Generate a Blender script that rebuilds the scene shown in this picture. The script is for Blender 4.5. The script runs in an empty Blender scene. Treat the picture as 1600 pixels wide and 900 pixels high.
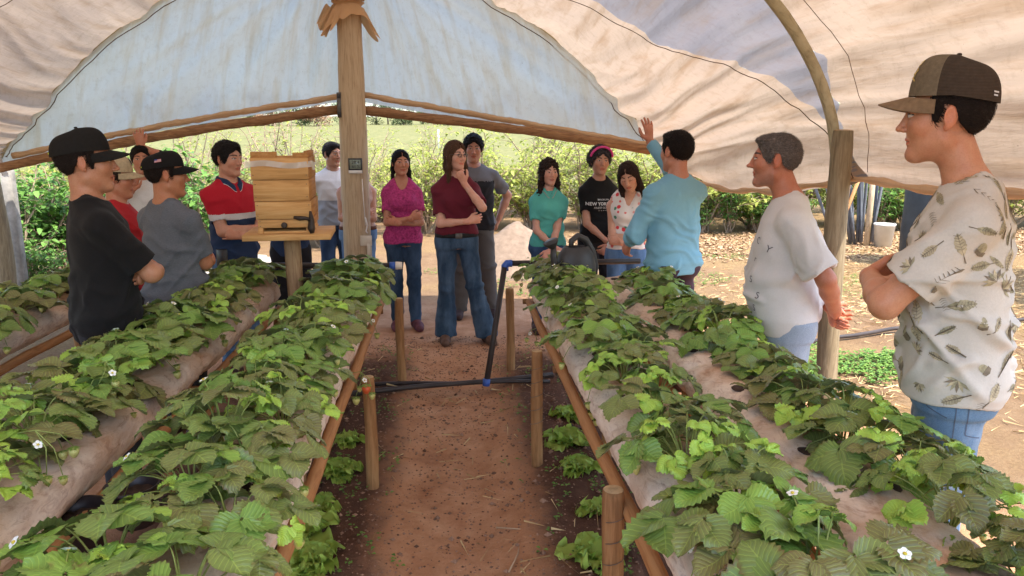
import bpy, bmesh, math, random
import numpy as np
from mathutils import Vector, Matrix, noise as mnoise
from mathutils.bvhtree import BVHTree
R = math.radians
rng = random.Random(7)
sc = bpy.context.scene
COL = sc.collection
# ------------------------------------------------------------------ camera
CAMZ, F, YAW, PITCH = 1.75, 1186.0, 4.8, 11.7
cam = bpy.data.cameras.new('camera'); camo = bpy.data.objects.new('camera', cam); COL.objects.link(camo)
cam.sensor_width = 36; cam.lens = F/1600*36; cam.clip_start = .05; cam.clip_end = 2000
camo.location = (0, 0, CAMZ); camo.rotation_euler = (R(90-PITCH), 0, R(-YAW))
sc.camera = camo
CM = camo.rotation_euler.to_matrix()
# ------------------------------------------------------------------ world, sun, exposure
SUN_EL, SUN_AZ = 62.0, 134.0        # azimuth clockwise from +Y (to the right and slightly behind)
w = bpy.data.worlds.new('World'); sc.world = w; w.use_nodes = True
nt = w.node_tree; bg = nt.nodes['Background']
sky = nt.nodes.new('ShaderNodeTexSky'); sky.sky_type = 'NISHITA'; sky.sun_disc = False
sky.sun_elevation = R(SUN_EL); sky.sun_rotation = R(SUN_AZ); sky.dust_density = 2.0; sky.air_density = 1.0
nt.links.new(sky.outputs[0], bg.inputs[0]); bg.inputs[1].default_value = .15
sd = bpy.data.lights.new('sun', 'SUN'); sd.energy = 2.25; sd.angle = R(.5); sd.color = (1, .95, .87)
so = bpy.data.objects.new('sun', sd); COL.objects.link(so)
el, az = R(SUN_EL), R(SUN_AZ)
sdir = Vector((math.sin(az)*math.cos(el), math.cos(az)*math.cos(el), math.sin(el)))
so.rotation_euler = sdir.to_track_quat('Z', 'Y').to_euler(); so.location = sdir*30
sc.view_settings.view_transform = 'Standard'; sc.view_settings.look = 'None'
sc.view_settings.exposure = 2.14; sc.view_settings.gamma = 1
sc.render.engine = 'CYCLES'
cy = sc.cycles; cy.max_bounces = 8; cy.diffuse_bounces = 4; cy.transmission_bounces = 6; cy.transparent_max_bounces = 8
cy.use_denoising = True; cy.sample_clamp_indirect = 6

def ray(px, py):
    return CM @ Vector(((px-800)/F, -(py-450)/F, -1))
def PY(px, py, Y):
    d = ray(px, py); t = Y/d.y; return Vector((d.x*t, Y, CAMZ+d.z*t))
def PZ(px, py, z=0.):
    d = ray(px, py); t = (z-CAMZ)/d.z; return Vector((d.x*t, d.y*t, z))
def PX(px, py, X):
    d = ray(px, py); t = X/d.x; return Vector((X, d.y*t, CAMZ+d.z*t))

# ------------------------------------------------------------------ object helpers
def tag(o, label=None, cat=None, group=None, kind=None):
    if label: o['label'] = label
    if cat: o['category'] = cat
    if group: o['group'] = group
    if kind: o['kind'] = kind
    return o
def empty(name, loc=(0, 0, 0), rz=0., label=None, cat=None, group=None):
    o = bpy.data.objects.new(name, None); COL.objects.link(o); o.location = loc; o.rotation_euler = (0, 0, rz)
    o.empty_display_size = .1
    return tag(o, label, cat, group)
def children(o): return [c for c in KIDS.get(o.name, [])]
KIDS = {}
def link(o, parent=None):
    if o.name not in COL.objects: COL.objects.link(o)
    if parent is not None:
        o.parent = parent; KIDS.setdefault(parent.name, []).append(o)
    return o
def copy_tree(o, parent=None):
    c = o.copy(); link(c, parent)
    for ch in list(KIDS.get(o.name, [])): copy_tree(ch, c)
    return c
def meshobj(name, V, Fc, mat=None, parent=None, smooth=True, mats=None, fm=None, uv=None, col=None, loc=None):
    me = bpy.data.meshes.new(name)
    me.from_pydata([tuple(v) for v in V] if not isinstance(V, np.ndarray) else V.tolist(), [], Fc if not isinstance(Fc, np.ndarray) else Fc.tolist())
    if smooth: me.polygons.foreach_set('use_smooth', [True]*len(me.polygons))
    for m in (mats or ([mat] if mat else [])): me.materials.append(m)
    if fm is not None: me.polygons.foreach_set('material_index', list(fm))
    if uv is not None:
        ul = me.uv_layers.new(name='UVMap'); li = np.zeros(len(me.loops), dtype=np.int32); me.loops.foreach_get('vertex_index', li)
        ul.data.foreach_set('uv', np.asarray(uv, dtype=np.float32)[li].ravel())
    if col is not None:
        a = me.color_attributes.new('tint', 'FLOAT_COLOR', 'POINT')
        c = np.ones((len(me.vertices), 4), dtype=np.float32); c[:, :3] = np.asarray(col).reshape(-1, 3) if np.ndim(col) > 1 else np.asarray(col)[:, None]
        a.data.foreach_set('color', c.ravel())
    me.update()
    o = bpy.data.objects.new(name, me); link(o, parent)
    if loc is not None: o.location = loc
    return o
class MB:
    """collects shapes into one mesh"""
    def __init__(s): s.V = []; s.F = []; s.uv = []; s.c = []
    def add(s, V, Fc, uv=None, c=1.):
        n = len(s.V); s.V += [tuple(v) for v in V]; s.F += [tuple(i+n for i in f) for f in Fc]
        s.uv += [tuple(u) for u in uv] if uv is not None else [(0, 0)]*len(V)
        s.c += [c]*len(V) if np.ndim(c) == 0 else list(c)
        return s
    def box(s, c, size, rot=None, c_=1.):
        hx, hy, hz = [d/2 for d in size]; b = min(hx, hy, hz)*.12
        bm = bmesh.new(); bmesh.ops.create_cube(bm, size=1)
        for v in bm.verts: v.co = Vector((v.co.x*2*hx, v.co.y*2*hy, v.co.z*2*hz))
        bmesh.ops.bevel(bm, geom=bm.edges[:], offset=b, segments=1, affect='EDGES')
        M = (rot.to_4x4() if rot is not None else Matrix()); 
        V = [(M @ v.co)+Vector(c) for v in bm.verts]; bm.verts.index_update()
        Fc = [[v.index for v in f.verts] for f in bm.faces]; bm.free()
        return s.add(V, Fc, c=c_)
    def tube(s, pts, r, n=10, cap=True, c=1., jit=0., seed=0, sx=1.):
        pts = [Vector(p) for p in pts]; rr = r if hasattr(r, '__len__') else [r]*len(pts)
        V = []; uv = []; rg = random.Random(seed); up = None; L = 0
        for i, p in enumerate(pts):
            t = (pts[min(i+1, len(pts)-1)]-pts[max(i-1, 0)])
            t = t.normalized() if t.length > 1e-9 else Vector((0, 0, 1))
            if up is None: up = Vector((0, 0, 1)) if abs(t.z) < .9 else Vector((1, 0, 0))
            a = t.cross(up).normalized(); up = a.cross(t).normalized()
            if i: L += (pts[i]-pts[i-1]).length
            for k in range(n):
                th = 2*math.pi*k/n; q = rr[i]*(1+(rg.uniform(-jit, jit) if jit else 0))
                V.append(p+a*(math.cos(th)*q*sx)+up*(math.sin(th)*q)); uv.append((k/n, L))
        Fc = []
        for i in range(len(pts)-1):
            for k in range(n):
                k2 = (k+1) % n; Fc.append((i*n+k, i*n+k2, (i+1)*n+k2, (i+1)*n+k))
        if cap:
            Fc.append(tuple(range(n-1, -1, -1))); b = (len(pts)-1)*n; Fc.append(tuple(b+k for k in range(n)))
        return s.add(V, Fc, uv, c)
    def lathe(s, prof, n=24, c=(0, 0, 0), rot=None, c_=1.):
        V = []; Fc = []; M = rot or Matrix.Identity(3)
        for r, z in prof:
            for k in range(n):
                th = 2*math.pi*k/n; V.append(M @ Vector((r*math.cos(th), r*math.sin(th), z))+Vector(c))
        for i in range(len(prof)-1):
            for k in range(n):
                k2 = (k+1) % n; Fc.append((i*n+k, i*n+k2, (i+1)*n+k2, (i+1)*n+k))
        return s.add(V, Fc, c=c_)
    def sphere(s, c, r, n=10, m=7, sc_=(1, 1, 1), c_=1.):
        prof = [(max(1e-4, r*math.sin(math.pi*i/m)), -r*math.cos(math.pi*i/m)) for i in range(m+1)]
        V = []; Fc = []
        for rr, z in prof:
            for k in range(n):
                th = 2*math.pi*k/n; V.append((c[0]+rr*math.cos(th)*sc_[0], c[1]+rr*math.sin(th)*sc_[1], c[2]+z*sc_[2]))
        for i in range(m):
            for k in range(n):
                k2 = (k+1) % n; Fc.append((i*n+k, i*n+k2, (i+1)*n+k2, (i+1)*n+k))
        return s.add(V, Fc, c=c_)
    def build(s, name, mat, parent=None, smooth=True, tint=False, loc=None):
        return meshobj(name, s.V, s.F, mat, parent, smooth, uv=s.uv, col=np.array(s.c, dtype=float) if tint else None, loc=loc)

# ------------------------------------------------------------------ materials
def newmat(name):
    m = bpy.data.materials.new(name); m.use_nodes = True; nt = m.node_tree
    return m, nt, nt.nodes['Principled BSDF']
def nd(nt, t, **kw):
    n = nt.nodes.new(t)
    for k, v in kw.items():
        if k in ('inputs',):
            for a, b in v.items(): n.inputs[a].default_value = b
        else: setattr(n, k, v)
    return n
def coords(nt, kind='Object', scale=(1, 1, 1)):
    tc = nd(nt, 'ShaderNodeTexCoord'); mp = nd(nt, 'ShaderNodeMapping'); mp.inputs['Scale'].default_value = scale
    nt.links.new(tc.outputs[kind], mp.inputs[0]); return mp.outputs[0]
def noise(nt, vec, scale, detail=4, rough=.6, dist=0.):
    n = nd(nt, 'ShaderNodeTexNoise'); n.inputs['Scale'].default_value = scale; n.inputs['Detail'].default_value = detail
    n.inputs['Roughness'].default_value = rough; n.inputs['Distortion'].default_value = dist
    if vec is not None: nt.links.new(vec, n.inputs['Vector'])
    return n.outputs['Fac']
def ramp(nt, fac, stops):
    r = nd(nt, 'ShaderNodeValToRGB'); e = r.color_ramp.elements
    while len(e) < len(stops): e.new(.5)
    for el_, (p, c) in zip(e, stops):
        el_.position = p; el_.color = (*c, 1) if len(c) == 3 else c
    nt.links.new(fac, r.inputs[0]); return r.outputs[0]
def mix(nt, fac, a, b, mode='MIX'):
    n = nd(nt, 'ShaderNodeMix', data_type='RGBA', blend_type=mode)
    for s, v in ((0, fac), (6, a), (7, b)):
        if isinstance(v, (int, float)): n.inputs[s].default_value = v
        elif isinstance(v, tuple): n.inputs[s].default_value = (*v, 1)
        else: nt.links.new(v, n.inputs[s])
    return n.outputs[2]
def mth(nt, op, a, b=None, clamp=False):
    n = nd(nt, 'ShaderNodeMath', operation=op, use_clamp=clamp)
    for i, v in enumerate((a, b)):
        if v is None: continue
        if isinstance(v, (int, float)): n.inputs[i].default_value = v
        else: nt.links.new(v, n.inputs[i])
    return n.outputs[0]
def bump(nt, h, strength=.3, dist=.01, bsdf=None):
    b = nd(nt, 'ShaderNodeBump'); b.inputs['Strength'].default_value = strength; b.inputs['Distance'].default_value = dist
    nt.links.new(h, b.inputs['Height'])
    if bsdf: nt.links.new(b.outputs[0], bsdf.inputs['Normal'])
    return b.outputs[0]
def simple(name, col, rough=.7, var=.15, scale=8, bmp=.0, bscale=60, spec=.3, stretch=(1, 1, 1), metal=0., kind='Object', bd=.004):
    m, nt, b = newmat(name); v = coords(nt, kind, stretch)
    c1 = tuple(max(0, x*(1-var)) for x in col); c2 = tuple(min(1, x*(1+var)) for x in col)
    nt.links.new(ramp(nt, noise(nt, v, scale, 5), [(.3, c1), (.7, c2)]), b.inputs['Base Color'])
    b.inputs['Roughness'].default_value = rough; b.inputs['Specular IOR Level'].default_value = spec; b.inputs['Metallic'].default_value = metal
    if bmp: bump(nt, noise(nt, v, bscale, 6), bmp, bd, b)
    return m
def wood(name, c1, c2, c3=None, scale=3, stretch=(9, 9, .8), bmp=.5, rough=.75, knots=False):
    m, nt, b = newmat(name); v = coords(nt, 'Object', stretch)
    n1 = noise(nt, v, scale*2.2, 8, .65, .6); n2 = noise(nt, coords(nt, 'Object', (1.5, 1.5, .7)), 2.0, 4)
    c = ramp(nt, n1, [(.28, c1), (.5, c2), (.72, c3 or c2)])
    c = mix(nt, mth(nt, 'MULTIPLY', n2, .55), c, tuple(x*.55 for x in c2))
    nt.links.new(c, b.inputs['Base Color']); b.inputs['Roughness'].default_value = rough; b.inputs['Specular IOR Level'].default_value = .25
    bump(nt, n1, bmp, .006, b); return m
M = {}
M['post'] = wood('wood_post', (.16, .09, .045), (.40, .25, .13), (.52, .36, .2), bmp=.7)
M['stake'] = wood('wood_stake', (.16, .075, .028), (.33, .17, .07), (.43, .25, .11), bmp=.7)
M['grey_post'] = wood('grey_post', (.10, .075, .045), (.25, .19, .11), (.38, .31, .2), bmp=.8)
M['center_post'] = wood('center_post', (.3, .2, .11), (.58, .44, .28), (.66, .53, .36), bmp=.45, stretch=(10, 10, .7))
M['log'] = wood('log', (.1, .05, .025), (.33, .17, .08), (.5, .3, .15), bmp=.8, stretch=(1.2, 9, 9))
M['rail'] = wood('rail', (.3, .13, .05), (.5, .25, .1), (.58, .33, .15), bmp=.3, stretch=(9, .6, 9))
M['pine'] = wood('pine', (.40, .19, .06), (.68, .37, .135), (.78, .50, .22), bmp=.35, stretch=(.7, 7, 10), scale=2.2)
M['pinev'] = wood('pine_edge', (.30, .13, .04), (.50, .24, .075), (.60, .32, .12), bmp=.3, stretch=(7, .7, 10), scale=2.2)
M['black'] = simple('black_plastic', (.02, .02, .022), .45, .3, 6, .1, spec=.5)
M['pipe'] = simple('dark_pipe', (.035, .025, .022), .5, .4, 6, spec=.4)
M['blue'] = simple('blue_fitting', (.03, .09, .35), .45, .15, 10, spec=.5)
M['white'] = simple('white_plastic', (.75, .74, .7), .5, .06, 10, spec=.4)
M['metal'] = simple('dull_metal', (.12, .11, .1), .5, .3, 20, spec=.5, metal=.6)
# ------------------------------------------------------------------ the ground: one sheet, path trodden between planted mounds
def ground_z(x, y):
    z = 0.
    if y < 8 and -.65 < x < .75 :
        e = max(0, 1-abs(x-.03)/.75)
        fade = min(1, max(0, (6.2-y)/1.0))
        z += fade*(.055*(1-math.exp(-((x-.03)/.27)**4)))
        z += fade*(.030*mnoise.noise(Vector((x*5, y*3, 1)))+.008*mnoise.noise(Vector((x*14, y*11, 1)))+.004*mnoise.noise(Vector((x*33, y*27, 1))))
    z += .012*mnoise.noise(Vector((x*1.3, y*1.3, 0)))
    if y > 30: z += .030*(y-30)*min(1, (y-30)/60.)*(.8+.1*math.sin(x*.02))
    return z
def axis(segs):
    out = []
    for a, b, n in segs: out += list(np.linspace(a, b, n, endpoint=False))
    return out
xs = axis([(-400, -30, 14), (-30, -6, 24), (-6, -1, 30), (-1, 1.2, 90), (1.2, 6, 30), (6, 30, 24), (30, 401, 14)])
ys = axis([(-12, 1, 10), (1, 8, 240), (8, 20, 60), (20, 60, 30), (60, 600, 24)]) + [600]
V = [(x, y, ground_z(x, y)) for y in ys for x in xs]; nx = len(xs)
Fc = [(j*nx+i, j*nx+i+1, (j+1)*nx+i+1, (j+1)*nx+i) for j in range(len(ys)-1) for i in range(nx-1)]
m, nt, b = newmat('soil')
v = coords(nt, 'Object')
sep = nd(nt, 'ShaderNodeSeparateXYZ'); nt.links.new(v, sep.inputs[0]); X_, Y_ = sep.outputs[0], sep.outputs[1]
n_big, n_mid, n_fine = noise(nt, v, .55, 6, .6), noise(nt, v, 5, 8, .7), noise(nt, v, 55, 8, .75)
red = ramp(nt, n_mid, [(.22, (.30, .135, .070)), (.42, (.46, .225, .115)), (.6, (.56, .30, .165)), (.8, (.68, .42, .26))])
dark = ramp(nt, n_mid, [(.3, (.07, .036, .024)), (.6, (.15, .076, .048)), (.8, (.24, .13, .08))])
tan = ramp(nt, mix(nt, .45, n_mid, n_fine), [(.3, (.12, .070, .038)), (.5, (.19, .118, .066)), (.7, (.25, .175, .10))])
straw = ramp(nt, noise(nt, v, 38, 8, .8), [(.35, (.10, .058, .03)), (.5, (.23, .15, .07)), (.66, (.34, .24, .12))])
fieldc = ramp(nt, noise(nt, v, 1.3, 8, .75), [(.3, (.10, .105, .04)), (.5, (.155, .155, .06)), (.7, (.24, .21, .10))])
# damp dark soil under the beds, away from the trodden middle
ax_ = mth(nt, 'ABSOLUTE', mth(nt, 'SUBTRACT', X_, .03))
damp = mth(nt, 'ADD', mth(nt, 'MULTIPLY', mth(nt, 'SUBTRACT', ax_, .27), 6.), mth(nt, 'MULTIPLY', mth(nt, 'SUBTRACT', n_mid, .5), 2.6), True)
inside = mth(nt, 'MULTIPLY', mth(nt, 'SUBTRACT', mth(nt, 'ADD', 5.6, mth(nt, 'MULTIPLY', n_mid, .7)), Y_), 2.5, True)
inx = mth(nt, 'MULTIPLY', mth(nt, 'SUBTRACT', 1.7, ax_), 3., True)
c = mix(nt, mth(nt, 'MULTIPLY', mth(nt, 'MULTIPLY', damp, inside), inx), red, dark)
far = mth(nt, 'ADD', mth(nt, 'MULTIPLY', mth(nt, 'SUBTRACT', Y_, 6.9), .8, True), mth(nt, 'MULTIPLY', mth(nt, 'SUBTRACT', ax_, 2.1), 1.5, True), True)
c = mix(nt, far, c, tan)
st = mth(nt, 'MULTIPLY', mth(nt, 'SUBTRACT', mth(nt, 'ADD', n_big, mth(nt, 'MULTIPLY', mth(nt, 'SUBTRACT', X_, 3.), .06, True)), .46), 5., True)
c = mix(nt, mth(nt, 'MULTIPLY', st, far), c, straw)
fy = mth(nt, 'MULTIPLY', mth(nt, 'SUBTRACT', Y_, 17.), .3, True)
c = mix(nt, fy, c, fieldc)
nt.links.new(c, b.inputs['Base Color']); b.inputs['Roughness'].default_value = .95; b.inputs['Specular IOR Level'].default_value = .1
bump(nt, mix(nt, .5, n_mid, n_fine), .9, .03, b)
M['soil'] = m
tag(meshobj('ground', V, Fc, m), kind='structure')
def gz(x, y): return ground_z(x, y)

# loose clods and pebbles on the path, straw litter beyond: uncountable
def scatter(name, n, area, shape, mat, seed, label, smooth=False, keep=None):
    rg = random.Random(seed); mb = MB()
    k = 0
    while k < n:
        x, y = rg.uniform(area[0], area[1]), rg.uniform(area[2], area[3])
        k += 1
        if keep and not keep(x, y, rg): continue
        shape(mb, x, y, gz(x, y), rg)
    return tag(mb.build(name, mat, smooth=smooth, tint=True), label, name.replace('_', ' '), kind='stuff')
def clod(mb, x, y, z, rg):
    r = rg.uniform(.002, .008)*(1 if rg.random() < .94 else 2.4)
    V = []
    for d in ((1,0,0),(-1,0,0),(0,1,0),(0,-1,0),(0,0,1),(0,0,-1)):
        q = r*rg.uniform(.6, 1.3); V.append((x+d[0]*q, y+d[1]*q, z+d[2]*q*.7+r*.2))
    mb.add(V, [(0,2,4),(2,1,4),(1,3,4),(3,0,4),(2,0,5),(1,2,5),(3,1,5),(0,3,5)], c=rg.uniform(.0, 1))
def tintmat(name, c1, c2, rough=.8, trans=0., spec=.2, nscale=20):
    m, nt, b = newmat(name); a = nd(nt, 'ShaderNodeAttribute', attribute_name='tint')
    oi = nd(nt, 'ShaderNodeObjectInfo')
    f = mth(nt, 'ADD', a.outputs['Fac'], mth(nt, 'MULTIPLY', mth(nt, 'SUBTRACT', noise(nt, coords(nt), nscale, 3), .5), .35), True)
    c = mix(nt, f, c1, c2)
    nt.links.new(c, b.inputs['Base Color']); b.inputs['Roughness'].default_value = rough; b.inputs['Specular IOR Level'].default_value = spec
    if trans:
        tr = nd(nt, 'ShaderNodeBsdfTranslucent'); nt.links.new(c, tr.inputs[0]); ms = nd(nt, 'ShaderNodeMixShader'); ms.inputs[0].default_value = trans
        out = nt.nodes['Material Output']; nt.links.new(b.outputs[0], ms.inputs[1]); nt.links.new(tr.outputs[0], ms.inputs[2]); nt.links.new(ms.outputs[0], out.inputs[0])
    return m
M['clod'] = tintmat('soil_clod', (.10, .05, .03), (.34, .2, .13), .95)
M['straw'] = tintmat('dry_straw', (.30, .17, .07), (.68, .5, .25), .8)
M['litter'] = tintmat('leaf_litter', (.20, .11, .06), (.50, .33, .19), .85)
scatter('soil_crumbs', 9000, (-.75, .8, 1.3, 6.4), clod, M['clod'], 3, 'reddish soil crumbs strewn over the trodden path between the beds')
def strawp(mb, x, y, z, rg):
    a = rg.uniform(0, math.pi); L = rg.uniform(.02, .07); w_ = .0022; dx, dy = math.cos(a)*L, math.sin(a)*L
    mb.add([(x-dx-dy*.05, y-dy, z+.004), (x+dx, y+dy, z+.004+rg.uniform(0, .02)), (x+dx-w_*math.sin(a)*2, y+dy+w_*math.cos(a)*2, z+.012), (x-dx-w_*math.sin(a)*2, y-dy+w_*math.cos(a)*2, z+.007)], [(0,1,2,3)], c=rg.random())
scatter('dry_straw', 16000, (1.9, 7.5, 2.6, 12), strawp, M['straw'], 5, 'dry yellow straw scattered over bare ground right of the tunnel', keep=lambda x, y, rg: mnoise.noise(Vector((x*.6, y*.6, 3)))+.15*(x-3) > rg.uniform(-.25, .35))
scatter('path_straw', 170, (-.6, .65, 1.3, 6.4), strawp, M['straw'], 15, 'bits of dry straw fallen on the trodden path between the beds')
def leafp(mb, x, y, z, rg):
    a = rg.uniform(0, 6.28); L = rg.uniform(.02, .05); c_, s_ = math.cos(a), math.sin(a); t = rg.uniform(-.5, .9)
    P = [(-L, 0, 0), (0, L*.45, .3*L), (L, 0, t*L), (0, -L*.45, .35*L)]
    mb.add([(x+c_*p-s_*q, y+s_*p+c_*q, z+h+.006) for p, q, h in P], [(0,1,2,3)], c=rg.random())
scatter('leaf_litter', 17000, (1.5, 12, 9.8, 13.0), leafp, M['litter'], 6, 'brown fallen leaves heaped below the green hedge', keep=lambda x, y, rg: abs(y-11.4) < rg.uniform(.2, 1.8))
# ------------------------------------------------------------------ the plastic tunnel
CX, HW, ZB, RISE, YG, YP = -.93, 2.88, 1.53, 1.68, 7.0, 3.6
def tarp(name, col1, col2, stain, trans=.5, clear=0., rough=.55, stripes=4.):
    m, nt, b = newmat(name); v = coords(nt, 'UV', (1, 1, 1)); vs = coords(nt, 'UV', (stripes, .5, 1))
    big = noise(nt, v, .9, 5, .6, .4); fine = noise(nt, vs, 2.6, 6, .6, .25); grit = noise(nt, v, 14, 8, .75)
    c = mix(nt, ramp(nt, big, [(.35, (0, 0, 0)), (.65, (1, 1, 1))]), col1, col2)
    c = mix(nt, ramp(nt, fine, [(.48, (0, 0, 0)), (.70, (.85, .85, .85))]), c, stain)
    c = mix(nt, ramp(nt, grit, [(.5, (0, 0, 0)), (.75, (.45, .45, .45))]), c, tuple(x*.7 for x in stain))
    spk = ramp(nt, noise(nt, v, 60, 2), [(.70, (0, 0, 0)), (.74, (.5, .5, .5))])
    c = mix(nt, spk, c, (.12, .08, .05))
    nt.links.new(c, b.inputs['Base Color']); b.inputs['Roughness'].default_value = rough; b.inputs['Specular IOR Level'].default_value = .3
    nrm = bump(nt, fine, .5, .025, b)
    tr = nd(nt, 'ShaderNodeBsdfTranslucent'); nt.links.new(c, tr.inputs[0]); nt.links.new(nrm, tr.inputs['Normal'])
    ms = nd(nt, 'ShaderNodeMixShader'); ms.inputs[0].default_value = trans
    nt.links.new(b.outputs[0], ms.inputs[1]); nt.links.new(tr.outputs[0], ms.inputs[2]); last = ms.outputs[0]
    if clear:
        tp = nd(nt, 'ShaderNodeBsdfTransparent'); tp.inputs[0].default_value = (.92, .96, 1, 1); m2 = nd(nt, 'ShaderNodeMixShader'); m2.inputs[0].default_value = clear
        nt.links.new(last, m2.inputs[1]); nt.links.new(tp.outputs[0], m2.inputs[2]); last = m2.outputs[0]
    nt.links.new(last, nt.nodes['Material Output'].inputs[0]); return m
M['tarp'] = tarp('tan_plastic_sheet', (.57, .445, .335), (.51, .40, .31), (.39, .265, .165), .29)
M['tarp_grey'] = tarp('grey_plastic_sheet', (.36, .35, .37), (.30, .30, .34), (.32, .27, .24), .24)
M['gable'] = tarp('clear_plastic_sheet', (.62, .63, .59), (.56, .58, .57), (.52, .45, .33), .55, .03, stripes=3.)
M['roll'] = tarp('rolled_sheet_edge', (.78, .55, .34), (.70, .48, .28), (.55, .34, .18), .3)

def arch(th, off=0., y=0.):      # th 0 = right foot, pi = left foot; the round hoops flatten into a pointed end
    s = max(0., min(1., (y-YP)/(YG-YP))); s = s*s*(3-2*s); q = math.sin(th)
    return Vector((CX+(HW+off)*math.cos(th), 0, ZB+(RISE+off)*(q*(1-s)+q*q*s)))
rgw = random.Random(4)
def folds(u, v, seed=0., amp=1.):
    """u along the arch in metres, v along the tunnel: long soft folds pulled between the ties"""
    w_ = .30*mnoise.noise(Vector((u*.5, v*.35, seed)))+.05*mnoise.noise(Vector((u*1.4, v*1.2, seed+5)))
    h = 0.
    for f, a in ((1.7, .042), (3.9, .046), (8.3, .016)):
        s = mnoise.noise(Vector(((u+w_)*f, v*.15*f**.5, seed+f)))
        h += a*(1-abs(s)*2.6)
    return amp*h
def seam_y(th):            # the stitched seam runs slanting over the roof: y along the tunnel for an arch angle
    pts = [(.0, 3.5), (.12, 3.75), (.22, 4.05), (.42, 4.55), (.56, 5.0), (.75, 5.35), (1.02, 5.75), (1.4, 6.05), (math.pi, 6.3)]
    for (a, ya), (b_, yb) in zip(pts, pts[1:]):
        if th <= b_: return ya+(yb-ya)*(th-a)/(b_-a)
    return pts[-1][1]
def edge_drop(y):          # how far the skirt hangs under the foot of the arch, scalloped between the ties
    s = (y-YP)/(YG-YP)
    if 0 <= s <= 1: return .02+.17*math.sin(math.pi*s)**.8+.008*math.sin(y*9)
    s = (YP-y)/3.4
    return .02-.05*min(1, s*2.5)+.03*abs(math.sin(math.pi*min(s*1.5, 1)))+.005*math.sin(y*7)
def roof_sheet(name, t0, t1, y_lo, y_hi, nu, nv, mat, parent, seed=0., off=0., skirt=True, amp=1.):
    V = []; uv = []; Lq = 3.6
    for j in range(nv+1):
        for i in range(nu+1):
            th = t0+(t1-t0)*i/nu; ya, yb = y_lo(th), y_hi(th); y = ya+(yb-ya)*j/nv
            u = th*2.25
            k = folds(u, y, seed, amp)
            p = arch(th, off+k-.03*math.sin(math.pi*min(1, max(0, (y-YP)/(YG-YP))))*math.sin(th), y)
            if skirt and th < .10: p.z -= edge_drop(y)*(1-th/.10); p.x -= .015*(1-th/.10)*math.sin(y*5)
            if skirt and th > math.pi-.10: p.z -= edge_drop(y)*(1-(math.pi-th)/.10)
            p.y = y+.01*math.sin(u*7); V.append(p); uv.append((u, y))
    n = nu+1
    Fc = [(j*n+i, j*n+i+1, (j+1)*n+i+1, (j+1)*n+i) for j in range(nv) for i in range(nu)]
    return meshobj(name, V, Fc, mat, parent, uv=uv)
tun = empty('polytunnel', (CX, YG, 0), 0, 'tan plastic strawberry tunnel on bent wooden hoops with a pale end sheet', 'tunnel')
def tp(o):                 # parts are built in world coordinates; the thing's empty stands at the gable
    o.location = o.location-Vector((CX, YG, 0)); return o
PI = math.pi
tp(roof_sheet('roof_sheet', 0, PI, lambda t: .2, lambda t: YP+(.15 if t < 1.7 else 0), 230, 105, M['tarp'], tun, 1.))
tp(roof_sheet('grey_roof_panel', 0, 1.7, lambda t: YP+.15, seam_y, 170, 60, M['tarp_grey'], tun, 1.))
tp(roof_sheet('roof_sheet', 0, 1.7, seam_y, lambda t: YG+.10, 190, 90, M['tarp'], tun, 1.))
tp(roof_sheet('roof_sheet', 1.7, PI, lambda t: YP, lambda t: YG+.10, 190, 110, M['tarp'], tun, 1.))
# seams: thin stitched cords under the sheet
def seam(fn, t0, t1, r=.0026, n=90, name='seam', off=-.035, mat=None):
    mb = MB(); pts = []
    for i in range(n+1):
        th = t0+(t1-t0)*i/n; y = fn(th); p = arch(th, off-.012+.5*folds(th*2.25, y, 1.), y); p.y = y; pts.append(p)
    mb.tube(pts, r, 5); return tp(mb.build(name, mat or M['seam'], tun))
M['seam'] = simple('dark_stitching', (.11, .065, .035), .9, .2)
seam(seam_y, .0, 1.7); seam(lambda t: YP-.22, .02, PI, .0016)
seam(lambda t: 5.3+.5*math.sin(t)*.6, 1.72, PI-.05, .0025)
seam(lambda t: YG-.02, .0, PI, .004)
# bent hoop at the side post, and the hoop of the gable
def hoop(y, r, t0=0.01, t1=PI-.01, off=-.07):
    mb = MB(); pts = []
    for i in range(61):
        th = t0+(t1-t0)*i/60; p = arch(th, off, y); p.y = y+.008*math.sin(i*.4); p.z += .004*math.sin(i*.7); pts.append(p)
    mb.tube(pts, r, 10, jit=.03, seed=3); return tp(mb.build('hoop', M['grey_pole'], tun))
M['grey_pole'] = wood('grey_pole', (.2, .16, .09), (.42, .36, .22), (.52, .45, .3), stretch=(2, 9, 2), bmp=.6)
hoop(YP-.02, .027); hoop(.24, .031); hoop(YG+.05, .02, off=.06)
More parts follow.
